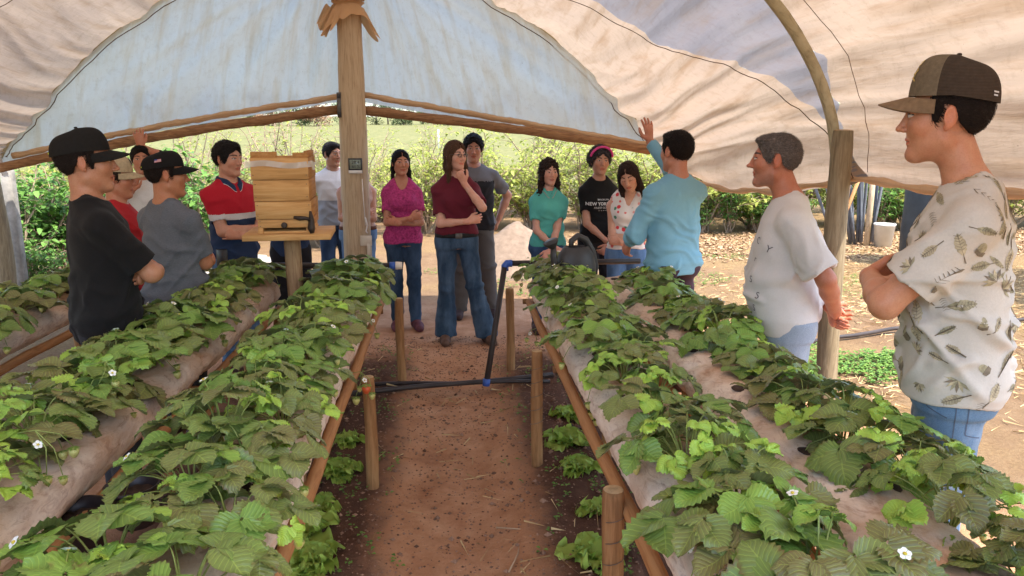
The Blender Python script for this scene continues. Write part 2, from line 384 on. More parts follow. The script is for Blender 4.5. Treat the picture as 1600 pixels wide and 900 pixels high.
# gable: sheet hung from the end hoop down to the sloping rails
def rail_z(x):
    apexz = PY(545, 160, YG).z+.02
    l, r_ = PY(20, 252, YG), PY(1010, 236, YG)
    xc = PY(550, 150, YG).x
    if x < xc: t = (xc-x)/(xc-l.x); return apexz+(l.z+.0-apexz)*t-.035*math.sin(PI*min(1, t))*0 + .03*math.sin(PI*min(1, max(0, t)))
    t = (x-xc)/(r_.x-xc); return apexz+(r_.z-apexz)*t
V = []; uv = []; nu, nv = 260, 60
GP = (-.82, 3.15)           # the sheet is gathered where it is tied round the post
for j in range(nv+1):
    for i in range(nu+1):
        th = .02+(PI-.04)*i/nu; top = arch(th, .055, YG)
        x = top.x; zb = rail_z(x)+.0; s = j/nv
        zb = min(zb, top.z-.002); z = top.z+(zb-top.z)*s
        # folds fan out from the gathering at the ridge
        dx, dz = x-GP[0], GP[1]+.25-z; ang = math.atan2(dx, max(.02, dz)); rr_ = math.hypot(dx, dz)
        k = .030*mnoise.noise(Vector((ang*7, rr_*.35, 2)))+.016*mnoise.noise(Vector((ang*17, rr_*.6, 7)))
        k += .012*mnoise.noise(Vector((x*1.5+z*2.2, z*.6, 9)))
        k += .02*mnoise.noise(Vector((x*7, z*.8, 4)))*s
        k *= 1.7*min(1, rr_*1.6)
        V.append((x, YG+k+.01, z)); uv.append((x*1.0+ang*.6, z))
n = nu+1
Fc = [(j*n+i, j*n+i+1, (j+1)*n+i+1, (j+1)*n+i) for j in range(nv) for i in range(nu)]
tp(meshobj('gable_sheet', V, Fc, M['gable'], tun, uv=uv))
# rolled tan edge of the sheet lying on each rail
for side in (-1, 1):
    mb = MB(); x0 = -.82+side*.07; x1 = PY(25, 252, YG).x if side < 0 else PY(1012, 236, YG).x
    pts = []; rr = []
    for i in range(70):
        x = x0+(x1-x0)*i/69; pts.append((x, YG-.03+.008*math.sin(i*2.1), rail_z(x)+.03+.003*math.sin(i*.55)+(.03 if side > 0 else .012))); rr.append(.026*(1+.10*math.sin(i*1.3)+.08*math.sin(i*3.1)))
    mb.tube(pts, rr, 9, jit=.1, seed=5); tp(mb.build('rolled_edge', M['roll'], tun))
# rolled orange lower hem along the right side, tied up to the post
mb = MB(); pts = []
for i in range(120):
    y = YG-.05-(YG-.25)*i/119; p = arch(0, -.02, y); p.y = y; p.z -= edge_drop(y)-.012; p.x -= .015*math.sin(y*5); pts.append(p)
mb.tube(pts, [.016*(1+.3*math.sin(i*.9)) for i in range(120)], 8, jit=.12); tp(mb.build('rolled_edge', M['roll'], tun))

# free-standing timbers of the tunnel: each a thing
def post(name, x, y, z0, z1, r0, r1, mat, label, cat='post', group=None, lean=(0, 0), seed=0, sides=18, wob=.006):
    rg = random.Random(seed); o = empty(name, (x, y, z0), 0, label, cat, group)
    pts = []; rr = []; n = 26
    for i in range(n+1):
        t = i/n; pts.append((lean[0]*t+wob*math.sin(t*5+seed), lean[1]*t+wob*math.cos(t*4+seed), (z1-z0)*t)); rr.append(r0+(r1-r0)*t+r0*.03*math.sin(t*9+seed)+(-.06*r0 if i in (0, n) else 0))
    mb = MB(); mb.tube(pts, rr, sides, jit=.022, seed=seed); mb.build('shaft', mat, o)
    # sawn end with rings
    c = Vector(pts[-1]); mb = MB(); mb.lathe([(rr[-1]*.97, .001), (rr[-1]*.7, .004), (rr[-1]*.3, .005), (.0005, .005)], sides, (c.x, c.y, c.z)); mb.build('sawn_end', M['cut'], o)
    return o
M['cut'] = simple('cut_wood', (.5, .34, .18), .85, .3, 30, .3)
cb = PY(562, 400, YG); ct = PY(545, 10, YG)
cpost = post('center_post', (cb.x+ct.x)/2+.01, YG-.15, -.02, 3.13, .135, .10, M['center_post'], 'stout pale wooden post holding up the middle of the tunnel end', 'post', seed=3, wob=.004)
rp_b, rp_t = PY(1292, 560, YP), PY(1308, 204, YP)
rpost = post('side_post', rp_b.x-.02, YP-.06, -.02, rp_t.z, .054, .050, M['grey_post'], 'weathered greenish wooden post behind the older man in a white tee', 'post', seed=8, lean=(rp_t.x-rp_b.x+.02, 0), wob=.008)
lp = PY(6, 280, YG)
post('side_post', lp.x-.12, YG-.05, -.02, lp.z, .10, .075, M['grey_post'], 'rough grey post with peeling bark at the far left tunnel corner', 'post', seed=5, lean=(.05, 0), wob=.02)
g0 = PY(14, 290, YG+.35)
gp = empty('grey_pipe_post', (g0.x, YG+.35, 0), 0, 'pale grey concrete post just beside the far left tunnel corner', 'post')
MB().box((0, 0, .7), (.09, .09, 1.4)).build('shaft', simple('weathered_concrete', (.24, .22, .19), .9, .35, 12, .5), gp)
# logs of the gable
for side in (-1, 1):
    a = PY(530, 172, YG) if side < 0 else PY(572, 173, YG); b_ = PY(5, 262, YG) if side < 0 else PY(1012, 234, YG)
    a.y = b_.y = YG-.09; o = empty('gable_log', a, 0, 'barky log rail sloping from center post to %s' % ('the far left corner' if side < 0 else 'the man in light blue'), 'log')
    mb = MB(); n = 40; pts = []; rr = []
    for i in range(n+1):
        t = i/n; p = (b_-a)*t; p.z += .035*math.sin(PI*t)*(1 if side < 0 else .5)+.003*math.sin(i*.6); pts.append(p); rr.append(.040*(1+.06*math.sin(i*.8)+.05*math.sin(i*2.3)))
    mb.tube(pts, rr, 12, jit=.09, seed=9+side); mb.build('shaft', M['log'], o)
# knotted cloth at the top of the center post
o = empty('knotted_cloth', (cpost.location.x, YG-.15, 2.83), 0, 'tan cloth knotted round the top of the center post', 'cloth')
V = []; Fc = []; nu, nv = 120, 14
for j in range(nv+1):
    t = j/nv
    for i in range(nu):
        a = 2*PI*i/nu; pl = math.cos(a*9+math.sin(a*3)*2)
        r = .115+ (.075*t+.03*t*pl if True else 0)
        if t < .25: r = .118+.02*math.cos(t*25)
        zz = -.02-.20*t*(1+.35*math.sin(a*2+1)+.18*pl)
        V.append((r*math.cos(a)*(1+.2*t), r*math.sin(a), zz+.02*math.sin(a*7)*t))
Fc = [(j*nu+i, j*nu+(i+1) % nu, (j+1)*nu+(i+1) % nu, (j+1)*nu+i) for j in range(nv) for i in range(nu)]
meshobj('skirt', V, Fc, M['knot'] if 'knot' in M else M.setdefault('knot', tarp('tan_cloth', (.66, .42, .22), (.60, .38, .2), (.5, .3, .15), .35)), o)
V = []; Fc = []
for j in range(15):
    t = j/14
    for i in range(nu):
        a = 2*PI*i/nu; r = .125+.075*math.sin(PI*t)**.8*(1+.18*math.cos(a*8+t*2)+.1*math.sin(a*13)); V.append((r*math.cos(a), r*math.sin(a), .01+.21*t))
Fc = [(j*nu+i, j*nu+(i+1) % nu, (j+1)*nu+(i+1) % nu, (j+1)*nu+i) for j in range(14) for i in range(nu)]
meshobj('bunch', V, Fc, M['knot'], o)
mb = MB(); mb.tube([(.13*math.cos(a/20*2*PI), .13*math.sin(a/20*2*PI), .012*math.sin(a)) for a in range(21)], .011, 8); mb.build('tie', M['knot'], o)
V = []; Fc = []
for j in range(13):
    t = j/12
    for i in range(9):
        s = i/8-.5; V.append((-.13-.10*t+s*.11*(1-.3*t), -.03-.02*math.cos(s*14+t*3), -.05-.20*t-.10*s*t+.015*math.sin(s*12)))
Fc = [(j*9+i, j*9+i+1, (j+1)*9+i+1, (j+1)*9+i) for j in range(12) for i in range(8)]
meshobj('loose_end', V, Fc, M['knot'], o)
# bracket, thermometer, string, tape on the post
bp = PY(530, 164, YG-.22)
o = empty('pulley_bracket', bp, 0, 'dark metal strap bracket on the center post where the logs meet', 'bracket')
MB().box((0, 0, 0), (.035, .02, .21)).build('strap', M['metal'], o); [MB().box((0, -.013, zz), (.026, .01, .03)).build('bolt', M['black'], o) for zz in (.075, -.075)]
tpz = PY(555, 259, YG-.30)
o = empty('thermometer', tpz, R(-3), 'small square digital thermometer fixed on the center post', 'thermometer')
MB().box((0, .012, .0), (.118, .02, .128)).build('case', M['black'], o)
MB().box((0, .010, -.052), (.116, .026, .026)).build('lower_trim', M['white'], o)
MB().box((0, .000, .012), (.094, .004, .078)).build('screen', simple('lcd_screen', (.20, .24, .19), .25, .05, 10, spec=.5), o)
def text_mesh(txt, size, extrude=0.0006, bold=0.):
    cu = bpy.data.curves.new('t', 'FONT'); cu.body = txt; cu.size = size; cu.align_x = 'CENTER'; cu.align_y = 'CENTER'; cu.extrude = extrude; cu.offset = bold; cu.resolution_u = 3
    ob = bpy.data.objects.new('t', cu); COL.objects.link(ob); dg = bpy.context.evaluated_depsgraph_get(); me = bpy.data.meshes.new_from_object(ob.evaluated_get(dg))
    V = [tuple(v.co) for v in me.vertices]; Fc = [tuple(p.vertices) for p in me.polygons]
    bpy.data.objects.remove(ob); bpy.data.curves.remove(cu); bpy.data.meshes.remove(me); return V, Fc
mb = MB()
for txt, sz, xx, zz in (('28.4', .040, .004, .028), ('61 %', .034, .006, -.008)):
    V, Fc = text_mesh(txt, sz); mb.add([(x+xx, -.0028, y+zz) for x, y, z in V], Fc)
mb.build('digits', M['black'], o, smooth=False)
o = empty('hanging_string', PY(566, 280, YG-.30), 0, 'thin white string with a knotted tag hanging down the center post', 'string')
MB().tube([(0, 0, 0), (.004, .0, -.2), (.012, .005, -.40)], .0035, 6).tube([(.012, 0, -.33), (.03, -.005, -.40), (.015, 0, -.45), (.028, 0, -.47)], .007, 6).build('cord', M['white'], o)
o = empty('adhesive_tape', PY(572, 376, YG-.30), 0, 'strip of pale tape stuck low on the center post', 'tape')
MB().box((0, .002, 0), (.10, .003, .09)).box((.02, .0, -.08), (.03, .003, .11)).build('strip', simple('clear_tape', (.62, .55, .44), .3, .1, 10, spec=.5), o)
# ------------------------------------------------------------------ raised strawberry beds: grow bag tubes on rails and stakes
def bagmat():
    m, nt, b = newmat('grow_bag_fabric'); v = coords(nt, 'UV', (1, 1, 1))
    vv = coords(nt, 'UV', (2.5, 1.3, 1))
    n1 = noise(nt, v, 2.4, 6, .65, .8); n2 = noise(nt, vv, 10, 8, .7, 1.2); g = noise(nt, v, 90, 6, .7)
    sep = nd(nt, 'ShaderNodeSeparateXYZ'); nt.links.new(v, sep.inputs[0])
    top = mth(nt, 'SUBTRACT', 1, mth(nt, 'MULTIPLY', mth(nt, 'ABSOLUTE', mth(nt, 'SUBTRACT', sep.outputs[0], .5)), 3.4), True)   # rust-stained where the soil shows through on top
    f = mth(nt, 'ADD', mth(nt, 'MULTIPLY', top, .8), mth(nt, 'MULTIPLY', mth(nt, 'SUBTRACT', n1, .5), 3.2), True)
    c = mix(nt, f, (.78, .68, .56), (.52, .32, .19))
    c = mix(nt, ramp(nt, n2, [(.5, (0, 0, 0)), (.7, (.7, .7, .7))]), c, (.30, .16, .10))
    c = mix(nt, ramp(nt, g, [(.55, (0, 0, 0)), (.8, (.5, .5, .5))]), c, (.2, .13, .09))
    nt.links.new(c, b.inputs['Base Color']); b.inputs['Roughness'].default_value = .75; b.inputs['Specular IOR Level'].default_value = .2
    bump(nt, mix(nt, .3, n2, g), .55, .008, b); return m
M['bag'] = bagmat()
M['soil_dark'] = simple('potting_soil', (.05, .03, .02), .95, .5, 40, .8, 40)
BEDS = {  # name: x centre, y from, y to
 'R1': (.69, .55, 5.05), 'R2': (1.13, .6, 4.95), 'L1': (-.62, .75, 5.1), 'L2': (-1.27, .6, 5.05), 'L3': (-2.35, 2.4, 5.6)}
BEDSAY = {'R1': 'bed just right of the path', 'R2': 'outer right bed', 'L1': 'bed just left of the path', 'L2': 'second bed left of the path', 'L3': 'outermost left bed behind the boys'}
BZ, BRX, BRZ = .700, .155, .105
def bag_r(bx, y, seed):
    pin = .0
    for k in range(12):
        yy = k*.93+seed*.37; pin += math.exp(-((y-yy)/.035)**2)
    return pin
def bag_shape(bx, y, a, seed):
    pin = bag_r(bx, y, seed)
    n1 = mnoise.noise(Vector((math.cos(a)*1.6+seed, math.sin(a)*1.6, y*2.2))); n2 = mnoise.noise(Vector((a*2.2, y*9+a*2, seed)))
    n3 = mnoise.noise(Vector((a*4+y*5, y*3, seed+9)))
    n4 = mnoise.noise(Vector((a*6-y*9, y*14+a*3, seed+4)))
    cr = max(0, mnoise.noise(Vector((y*1.7, 3, seed)))+.25)*math.exp(-(math.sin(y*11+a*.8+seed+n1*2)/.22)**2)
    k = 1+.07*n1+.025*(1-abs(n2)*2.5)+.03*(1-abs(n3)*3)*.6+.012*(1-abs(n4)*3)-.07*cr-.13*min(1, pin)*(1+.3*math.sin(a*11))
    k += .05*max(0, math.cos(a-PI/2))*math.sin(y*2.3+seed)
    return Vector((bx+math.cos(a)*BRX*k, y+.02*math.sin(a*3), BZ+math.sin(a)*BRZ*k*(1.0 if math.sin(a) > 0 else .85)))
def bag_top(bx, y, dx, seed): 
    a = math.acos(max(-1, min(1, dx/BRX))); return bag_shape(bx, y, a, seed)
for bi, (bn, (bx, y0, y1)) in enumerate(BEDS.items()):
    o = empty('grow_bag', (bx, y0, BZ), 0, 'long stained fabric grow bag tube of the '+BEDSAY[bn], 'grow bag')
    nv = int((y1-y0)/.012); nu = 56; V = []; uv = []
    for j in range(nv+1):
        y = y0+(y1-y0)*j/nv; e = min(1, (y1-y)/.06+.25, (y-y0)/.06+.25)
        for i in range(nu):
            a = 2*PI*i/nu-PI/2; p = bag_shape(bx, y, a, bi*3.1); q = Vector((bx, y, BZ)); p = q+(p-q)*math.sqrt(max(0, e)); V.append(p-Vector((bx, y0, BZ))); uv.append((i/nu, y*1.))
    Fc = [(j*nu+i, j*nu+(i+1) % nu, (j+1)*nu+(i+1) % nu, (j+1)*nu+i) for j in range(nv) for i in range(nu)]
    Fc += [tuple(range(nu-1, -1, -1)), tuple(nv*nu+i for i in range(nu))]
    meshobj('tube', V, Fc, M['bag'], o, uv=uv)
    for k in range(int((y1-y0)/.27)):           # planting slits showing soil
        mb = MB()
        y = y0+.15+k*.27; dx = .05*(-1)**k; p = bag_top(bx, y, dx, bi*3.1)
        mb.sphere((p.x-bx, p.y-y0, p.z-BZ-.002), .03, 10, 6, (1, 1.3, .22))
        mb.build('planting_slit', M['soil_dark'], o)
    o['beds'] = bn
    del o['beds']
    # rails either side of the bag
    for s in (-1, 1):
        say = ('path side' if (s < 0) == (bx > 0) else 'far side')
        r_ = empty('bed_rail', (bx+s*.15, y0, .60), 0, 'split bamboo rail under the %s of the %s' % (say, BEDSAY[bn]), 'rail')
        mb = MB(); n = 30; mb.tube([(.003*math.sin(i*.7), (y1-y0)*i/n, .003*math.sin(i*.9+s)) for i in range(n+1)], [.024*(1+.08*(i % 5 == 0)) for i in range(n+1)], 10); mb.build('pole', M['rail'], r_)
    yk = [2.12, 3.64, 5.22] if bx > 0 else [1.95, 3.46, 5.0]
    for k, y in enumerate(yk):
        if bn in ('R1', 'L1'):
            x = {'R1': (.50, .437, .43), 'L1': (-.44, -.385, -.335)}[bn][k]
            if bn == 'L1' and k == 0: continue
            top = {'R1': (.668, .665, .66), 'L1': (0, .612, .65)}[bn][k]
            hh = ('shortest', 'middle', 'farthest')[k] if bn == 'R1' else ('', 'near', 'farther')[k]
            lab = {('R1', 0): 'thick sawn stake lowest right of the path, its top by the near bed rail', ('R1', 1): 'middle stake right of the path, wound with thin wire', ('R1', 2): 'farthest stake right of the path, beside the leaning pipe', ('L1', 1): 'near dark stake left of the path under a ripe orange strawberry', ('L1', 2): 'farther stake left of the path at the end of the bed'}[(bn, k)]
            st = post('stake', x, y, -.02+gz(x, y), top, .036 if bn == 'R1' and k == 0 else .031, .034 if k == 0 else .029, M['stake'], lab, 'stake', 'stakes carrying the strawberry beds', seed=k*3+bi, lean=(-.006, .01), wob=.002, sides=14)
            if bn == 'R1' and k < 2:
                mb = MB()
                mb.tube([(-.006*(.2+t/60*.085)/.65+.035*math.cos(t/12*2*PI), .035*math.sin(t/12*2*PI), .2+t/60*.36) for t in range(61)], .0013, 4)
                mb.build('wire', M['metal'], st)
        # cross bearers under the bags
        if bn in ('R1', 'L1', 'R2', 'L2', 'L3'):
            c = empty('cross_bearer', (bx-.17, y+.05, .555), 0, 'short wooden bearer crossing under the %s, %s along it' % (BEDSAY[bn], ('first', 'second', 'third')[k]), 'bearer')
            MB().tube([(0, 0, 0), (.17, 0, .004), (.34, 0, 0)], .02, 8).build('pole', M['stake'], c)
            if bn in ('R2', 'L2', 'L3'):
                for s in (-1, 1):
                    post('stake', bx+s*.11, y+.09, 0, .55, .028, .026, M['stake'], '%s stake of the %s bearer under the %s' % (('inner', 'outer')[(s > 0) == (bx > 0)], ('first', 'second', 'third')[k], BEDSAY[bn]), 'stake', 'stakes carrying the strawberry beds', seed=k*5+bi, sides=10, wob=.002)
            else:
                post('stake', bx+(.13 if bx > 0 else -.13), y+.09, 0, .55, .028, .026, M['stake'], 'inner stake of the %s bearer under the %s' % (('first', 'second', 'third')[k], BEDSAY[bn]), 'stake', 'stakes carrying the strawberry beds', seed=k*5+bi, sides=10, wob=.002)
# ------------------------------------------------------------------ irrigation pipes
YE = 5.2
o = empty('floor_pipe', (0, YE, .03), 0, 'thicker black irrigation pipe lying across the path end', 'pipe')
a, b_ = PZ(578, 612, .075), PZ(835, 588, .075)
MB().tube([a+(b_-a)*t-Vector((0, YE, .03))+Vector((0, 0, .004*math.sin(t*6))) for t in np.linspace(-.12, 1.12, 16)], .017, 10).build('pipe', M['pipe'], o)
o = empty('floor_pipe', (0, YE-.12, .03), 0, 'thinner black pipe on the ground joined to the leaning pipe', 'pipe')
a, b_ = PZ(590, 600, .07), PZ(835, 596, .07)
MB().tube([a+(b_-a)*t-Vector((0, YE-.12, .03))+Vector((0, 0, .004*math.sin(t*9))) for t in np.linspace(-.1, 1.1, 16)], .013, 10).build('pipe', M['pipe'], o)
b0, t0 = PZ(760, 600, .08), PY(789, 413, YE)
o = empty('leaning_pipe', b0, 0, 'black riser pipe with blue elbow leaning beside the right bed end', 'pipe')
MB().tube([(0, 0, 0), (t0-b0)*.5, (t0-b0)*.97], .020, 12).build('riser', M['pipe'], o)
e1 = PY(812, 411, YE)-b0; e0 = t0-b0
MB().tube([e0+Vector((0, 0, -.045)), e0+Vector((0, 0, -.01)), e0+Vector((.012, 0, .006)), e0+Vector((.05, 0, .006))], .026, 12).tube([Vector((-.002, 0, -.01)), Vector((.002, 0, .035))], .025, 12).build('elbow', M['blue'], o)
r1 = PY(1000, 408, YE)-b0
MB().tube([e0+Vector((.05, 0, .006)), r1], .020, 12).build('header', M['pipe'], o)
o = empty('header_pipe', PY(490, 413, YE), 0, 'brown header pipe with white end cap at the left bed end', 'pipe')
q = PY(618, 415, YE)-PY(490, 413, YE)
MB().tube([(-.5, 0, 0), q], .020, 12).build('pipe', M['pipe'], o); MB().tube([q-Vector((.0, 0, 0)), q+Vector((.01, 0, 0)), q+Vector((.045, 0, 0))], [.027, .028, .025], 12).build('end_cap', simple('cream_cap', (.72, .62, .5), .5, .05, 9), o)
MB().tube([q-Vector((.04, 0, 0)), q], .026, 12).build('collar', M['blue'], o)
# hose beside the right bed foot
o = empty('drip_hose', (.6, 3.4, .03), 0, 'thin dark hose curving on the soil under the right bed', 'hose')
MB().tube([(.03+.08*math.sin(t*2.2), (t-.5)*1.8, .0+.1*max(0, t-.7)) for t in np.linspace(0, 1, 24)], .009, 8).build('hose', M['black'], o)
# ------------------------------------------------------------------ a small distance-field modeller (surface nets) for bodies and clothes
BIG = 9.
class Field:
    def __init__(s, lo, hi, h):
        s.h = h; s.lo = np.floor(np.array(lo)/h)*h; s.n = np.ceil((np.array(hi)-s.lo)/h).astype(int)+2
        s.D = np.full(tuple(s.n), BIG, dtype=np.float32)
        s.ax = [s.lo[i]+h*np.arange(s.n[i], dtype=np.float32) for i in range(3)]
    def sub(s, lo, hi):
        i0 = [max(0, int((lo[i]-s.lo[i])/s.h)) for i in range(3)]; i1 = [min(s.n[i], int((hi[i]-s.lo[i])/s.h)+2) for i in range(3)]
        if any(i1[i] <= i0[i] for i in range(3)): return None
        sl = tuple(slice(a, b) for a, b in zip(i0, i1))
        return sl, s.ax[0][sl[0]][:, None, None], s.ax[1][sl[1]][None, :, None], s.ax[2][sl[2]][None, None, :]
def smin(a, b, k):
    if k <= 0: return np.minimum(a, b)
    h = np.maximum(k-np.abs(a-b), 0)/k
    return np.minimum(a, b)-h*h*k*.25
# primitives: (kind, params, k, op) ; op '+' union '-' carve
def cap(a, b, ra, rb=None, k=.03, op='+', clip=None, inf=0., fl=None):
    return ('cap', (np.array(a, float), np.array(b, float), ra+inf, (ra if rb is None else rb)+inf, clip, fl), k, op)
def ell(c, r, k=.03, op='+', rot=None):
    return ('ell', (np.array(c, float), np.array(r, float), None if rot is None else np.array(rot, float)), k, op)
def loft(tab, k=.03, op='+', inf=0.):      # tab rows: z, rx, ry, cx, cy
    t = np.array(tab, float); t = t.copy(); t[:, 1:3] += inf; return ('loft', (t,), k, op)
def evalp(f, prims):
    for kind, p, k, op in prims:
        pad = k+2.5*f.h
        if kind == 'cap':
            a, b, ra, rb, clip, fl = p; rm = max(ra, rb)+pad
            s = f.sub(np.minimum(a, b)-rm, np.maximum(a, b)+rm)
            if s is None: continue
            sl, x, y, z = s; d = b-a; L2 = max(1e-9, float(d@d))
            px, py, pz = x-a[0], y-a[1], z-a[2]
            t = np.clip((px*d[0]+py*d[1]+pz*d[2])/L2, 0, 1)
            qx, qy, qz = px-t*d[0], py-t*d[1], pz-t*d[2]
            if fl is not None:      # flatten: (axis, factor>1) squeezes the section along the axis
                n, fac = fl; dn = (qx*n[0]+qy*n[1]+qz*n[2]); q2 = qx*qx+qy*qy+qz*qz+dn*dn*(fac*fac-1)
                D = np.sqrt(q2)-(ra+(rb-ra)*t)
            else:
                D = np.sqrt(qx*qx+qy*qy+qz*qz)-(ra+(rb-ra)*t)
            if clip is not None:    # planes (point, normal): keep the side the normal points away from
                for cp, cn in clip: D = np.maximum(D, (x-cp[0])*cn[0]+(y-cp[1])*cn[1]+(z-cp[2])*cn[2])
        elif kind == 'ell':
            c, r, rot = p; rm = (max(r) if rot is not None else r)+pad
            s = f.sub(c-rm, c+rm)
            if s is None: continue
            sl, x, y, z = s; px, py, pz = x-c[0], y-c[1], z-c[2]
            if rot is not None:
                px, py, pz = [rot[0, i]*px+rot[1, i]*py+rot[2, i]*pz for i in range(3)]
            q = np.sqrt((px/r[0])**2+(py/r[1])**2+(pz/r[2])**2); q2 = np.sqrt((px/r[0]**2)**2+(py/r[1]**2)**2+(pz/r[2]**2)**2)
            D = np.where(q2 > 1e-6, q*(q-1)/np.maximum(q2, 1e-6), -min(r))
        elif kind == 'loft':
            t, = p; rx, ry = t[:, 1].max()+pad, t[:, 2].max()+pad
            s = f.sub((t[:, 3].min()-rx, t[:, 4].min()-ry, t[:, 0].min()-pad), (t[:, 3].max()+rx, t[:, 4].max()+ry, t[:, 0].max()+pad))
            if s is None: continue
            sl, x, y, z = s; zz = z.ravel(); g = [np.interp(zz, t[:, 0], t[:, i])[None, None, :] for i in (1, 2, 3, 4)]
            px, py = (x-g[2])/g[0], (y-g[3])/g[1]
            q = (np.abs(px)**2.3+np.abs(py)**2.3)**(1/2.3); D = (q-1)*np.minimum(g[0], g[1])
            D = np.maximum(D, np.maximum(t[0, 0]-z, z-t[-1, 0]))
        B = f.D[sl]; D = D.astype(np.float32)
        if op == '+': f.D[sl] = smin(B, D, k)
        elif op == '-': f.D[sl] = -smin(-B, D, k)
        elif op == '&': pass
def cut(f, p, n):            # remove the side the normal points to
    x, y, z = f.ax; d = (x[:, None, None]-p[0])*n[0]+(y[None, :, None]-p[1])*n[1]+(z[None, None, :]-p[2])*n[2]
    np.maximum(f.D, d.astype(np.float32), out=f.D)
def nets(f):
    D = f.D; S = D < 0; nx, ny, nz = D.shape
    idx = np.zeros((nx-1, ny-1, nz-1), dtype=np.int8)
    for i in (0, 1):
        for j in (0, 1):
            for k in (0, 1): idx += S[i:nx-1+i, j:ny-1+j, k:nz-1+k]
    act = (idx > 0) & (idx < 8); ci = np.argwhere(act); N = len(ci)
    if N == 0: return np.zeros((0, 3)), np.zeros((0, 4), int)
    vid = np.full(act.shape, -1, dtype=np.int64); vid[act] = np.arange(N)
    P = np.zeros((N, 3)); C = np.zeros(N)
    cor = [(0,0,0),(1,0,0),(0,1,0),(1,1,0),(0,0,1),(1,0,1),(0,1,1),(1,1,1)]
    val = [D[ci[:, 0]+c[0], ci[:, 1]+c[1], ci[:, 2]+c[2]].astype(float) for c in cor]
    for a in range(8):
        for b in range(a+1, 8):
            if sum(abs(cor[a][i]-cor[b][i]) for i in range(3)) != 1: continue
            m = (val[a] < 0) != (val[b] < 0); t = np.where(m, val[a]/np.where(m, val[a]-val[b], 1), 0)
            for i in range(3): P[:, i] += np.where(m, cor[a][i]+(cor[b][i]-cor[a][i])*t, 0)
            C += m
    P = (P/C[:, None]+ci)*f.h+f.lo
    Q = []
    for ax in range(3):
        o = [0, 0, 0]; o[ax] = 1; o1 = tuple(slice(1, n-1) if i != ax else slice(0, n-1) for i, n in enumerate((nx, ny, nz)))
        A = S[o1]; sh = tuple(slice(s.start+o[i], (s.stop+o[i])) for i, s in enumerate(o1)); Bv = S[sh]
        e = np.argwhere(A != Bv)
        if not len(e): continue
        sg = A[tuple(e.T)]; e = e+np.array([0 if i == ax else 1 for i in range(3)])
        u, v = [(1, 2), (2, 0), (0, 1)][ax]; eu = np.zeros(3, int); eu[u] = 1; ev = np.zeros(3, int); ev[v] = 1
        q = [vid[tuple((e-eu-ev).T)], vid[tuple((e-ev).T)], vid[tuple(e.T)], vid[tuple((e-eu).T)]]
        q = np.stack(q, 1); q[~sg] = q[~sg][:, ::-1]; Q.append(q)
    return P, np.concatenate(Q)
def compact(P, Q):
    u, inv = np.unique(Q, return_inverse=True); return P[u], inv.reshape(Q.shape)
def normals(P, Q):
    n = np.cross(P[Q[:, 2]]-P[Q[:, 0]], P[Q[:, 3]]-P[Q[:, 1]]); N = np.zeros_like(P)
    for i in range(4): np.add.at(N, Q[:, i], n)
    return N/np.maximum(1e-12, np.linalg.norm(N, axis=1))[:, None]
def smooth(P, Q, it=1, lam=.5):
    E = np.concatenate([Q[:, [i, (i+1) % 4]] for i in range(4)]); E = np.concatenate([E, E[:, ::-1]])
    cnt = np.bincount(E[:, 0], minlength=len(P))[:, None]
    for _ in range(it):
        A = np.zeros_like(P)
        for i in range(3): A[:, i] = np.bincount(E[:, 0], weights=P[E[:, 1], i], minlength=len(P))
        P = P+(A/np.maximum(1, cnt)-P)*lam
    return P
def wrinkle(P, Q, amp, seed=0, freq=14., dirs=None, ridge=True, mask=None):
    """a few long sparse creases of varying strength, not an even ripple"""
    rg = np.random.RandomState(seed); N = normals(P, Q); h = np.zeros(len(P))
    W = sum(.03*np.stack([np.sin(P @ rg.normal(0, f_, 3)+rg.rand()*6) for _ in range(3)], 1) for f_ in (5, 11))
    Pw = P+W
    for o in range(9):
        d = np.array(dirs[o % len(dirs)], float)+rg.normal(0, .25, 3) if dirs is not None else rg.normal(0, 1, 3)
        d /= np.linalg.norm(d); k = freq*rg.uniform(.6, 1.9)
        s = np.exp(-(np.sin(Pw @ (d*k)+rg.rand()*6.28)/.33)**2)
        m = np.clip(np.sin(P @ rg.normal(0, 9, 3)+rg.rand()*6.28)*np.sin(P @ rg.normal(0, 7, 3)+rg.rand()*6.28)*1.6, 0, 1)
        h += (s-.12)*m
    h *= amp*2.6
    if mask is not None: h *= mask(P)
    return P+N*h[:, None]
# ------------------------------------------------------------------ people
def skinmat():
    m, nt, b = newmat('skin'); a = nd(nt, 'ShaderNodeAttribute', attribute_name='tint'); v = coords(nt)
    n = noise(nt, v, 22, 6, .65)
    c = mix(nt, ramp(nt, n, [(.3, (0, 0, 0)), (.7, (.7, .7, .7))]), a.outputs['Color'], mix(nt, 1, a.outputs['Color'], (.88, .64, .56), 'MULTIPLY'))
    c = mix(nt, ramp(nt, noise(nt, v, 190, 4, .7), [(.45, (0, 0, 0)), (.8, (.45, .45, .45))]), c, mix(nt, 1, a.outputs['Color'], (.6, .45, .4), 'MULTIPLY'))
    nt.links.new(c, b.inputs['Base Color']); b.inputs['Roughness'].default_value = .45; b.inputs['Specular IOR Level'].default_value = .35
    b.inputs['Subsurface Weight'].default_value = .12; b.inputs['Subsurface Radius'].default_value = (.012, .004, .002); b.inputs['Subsurface Scale'].default_value = .5
    bump(nt, noise(nt, v, 240, 4), .3, .002, b); return m
M['skin'] = skinmat()
_hm = {}
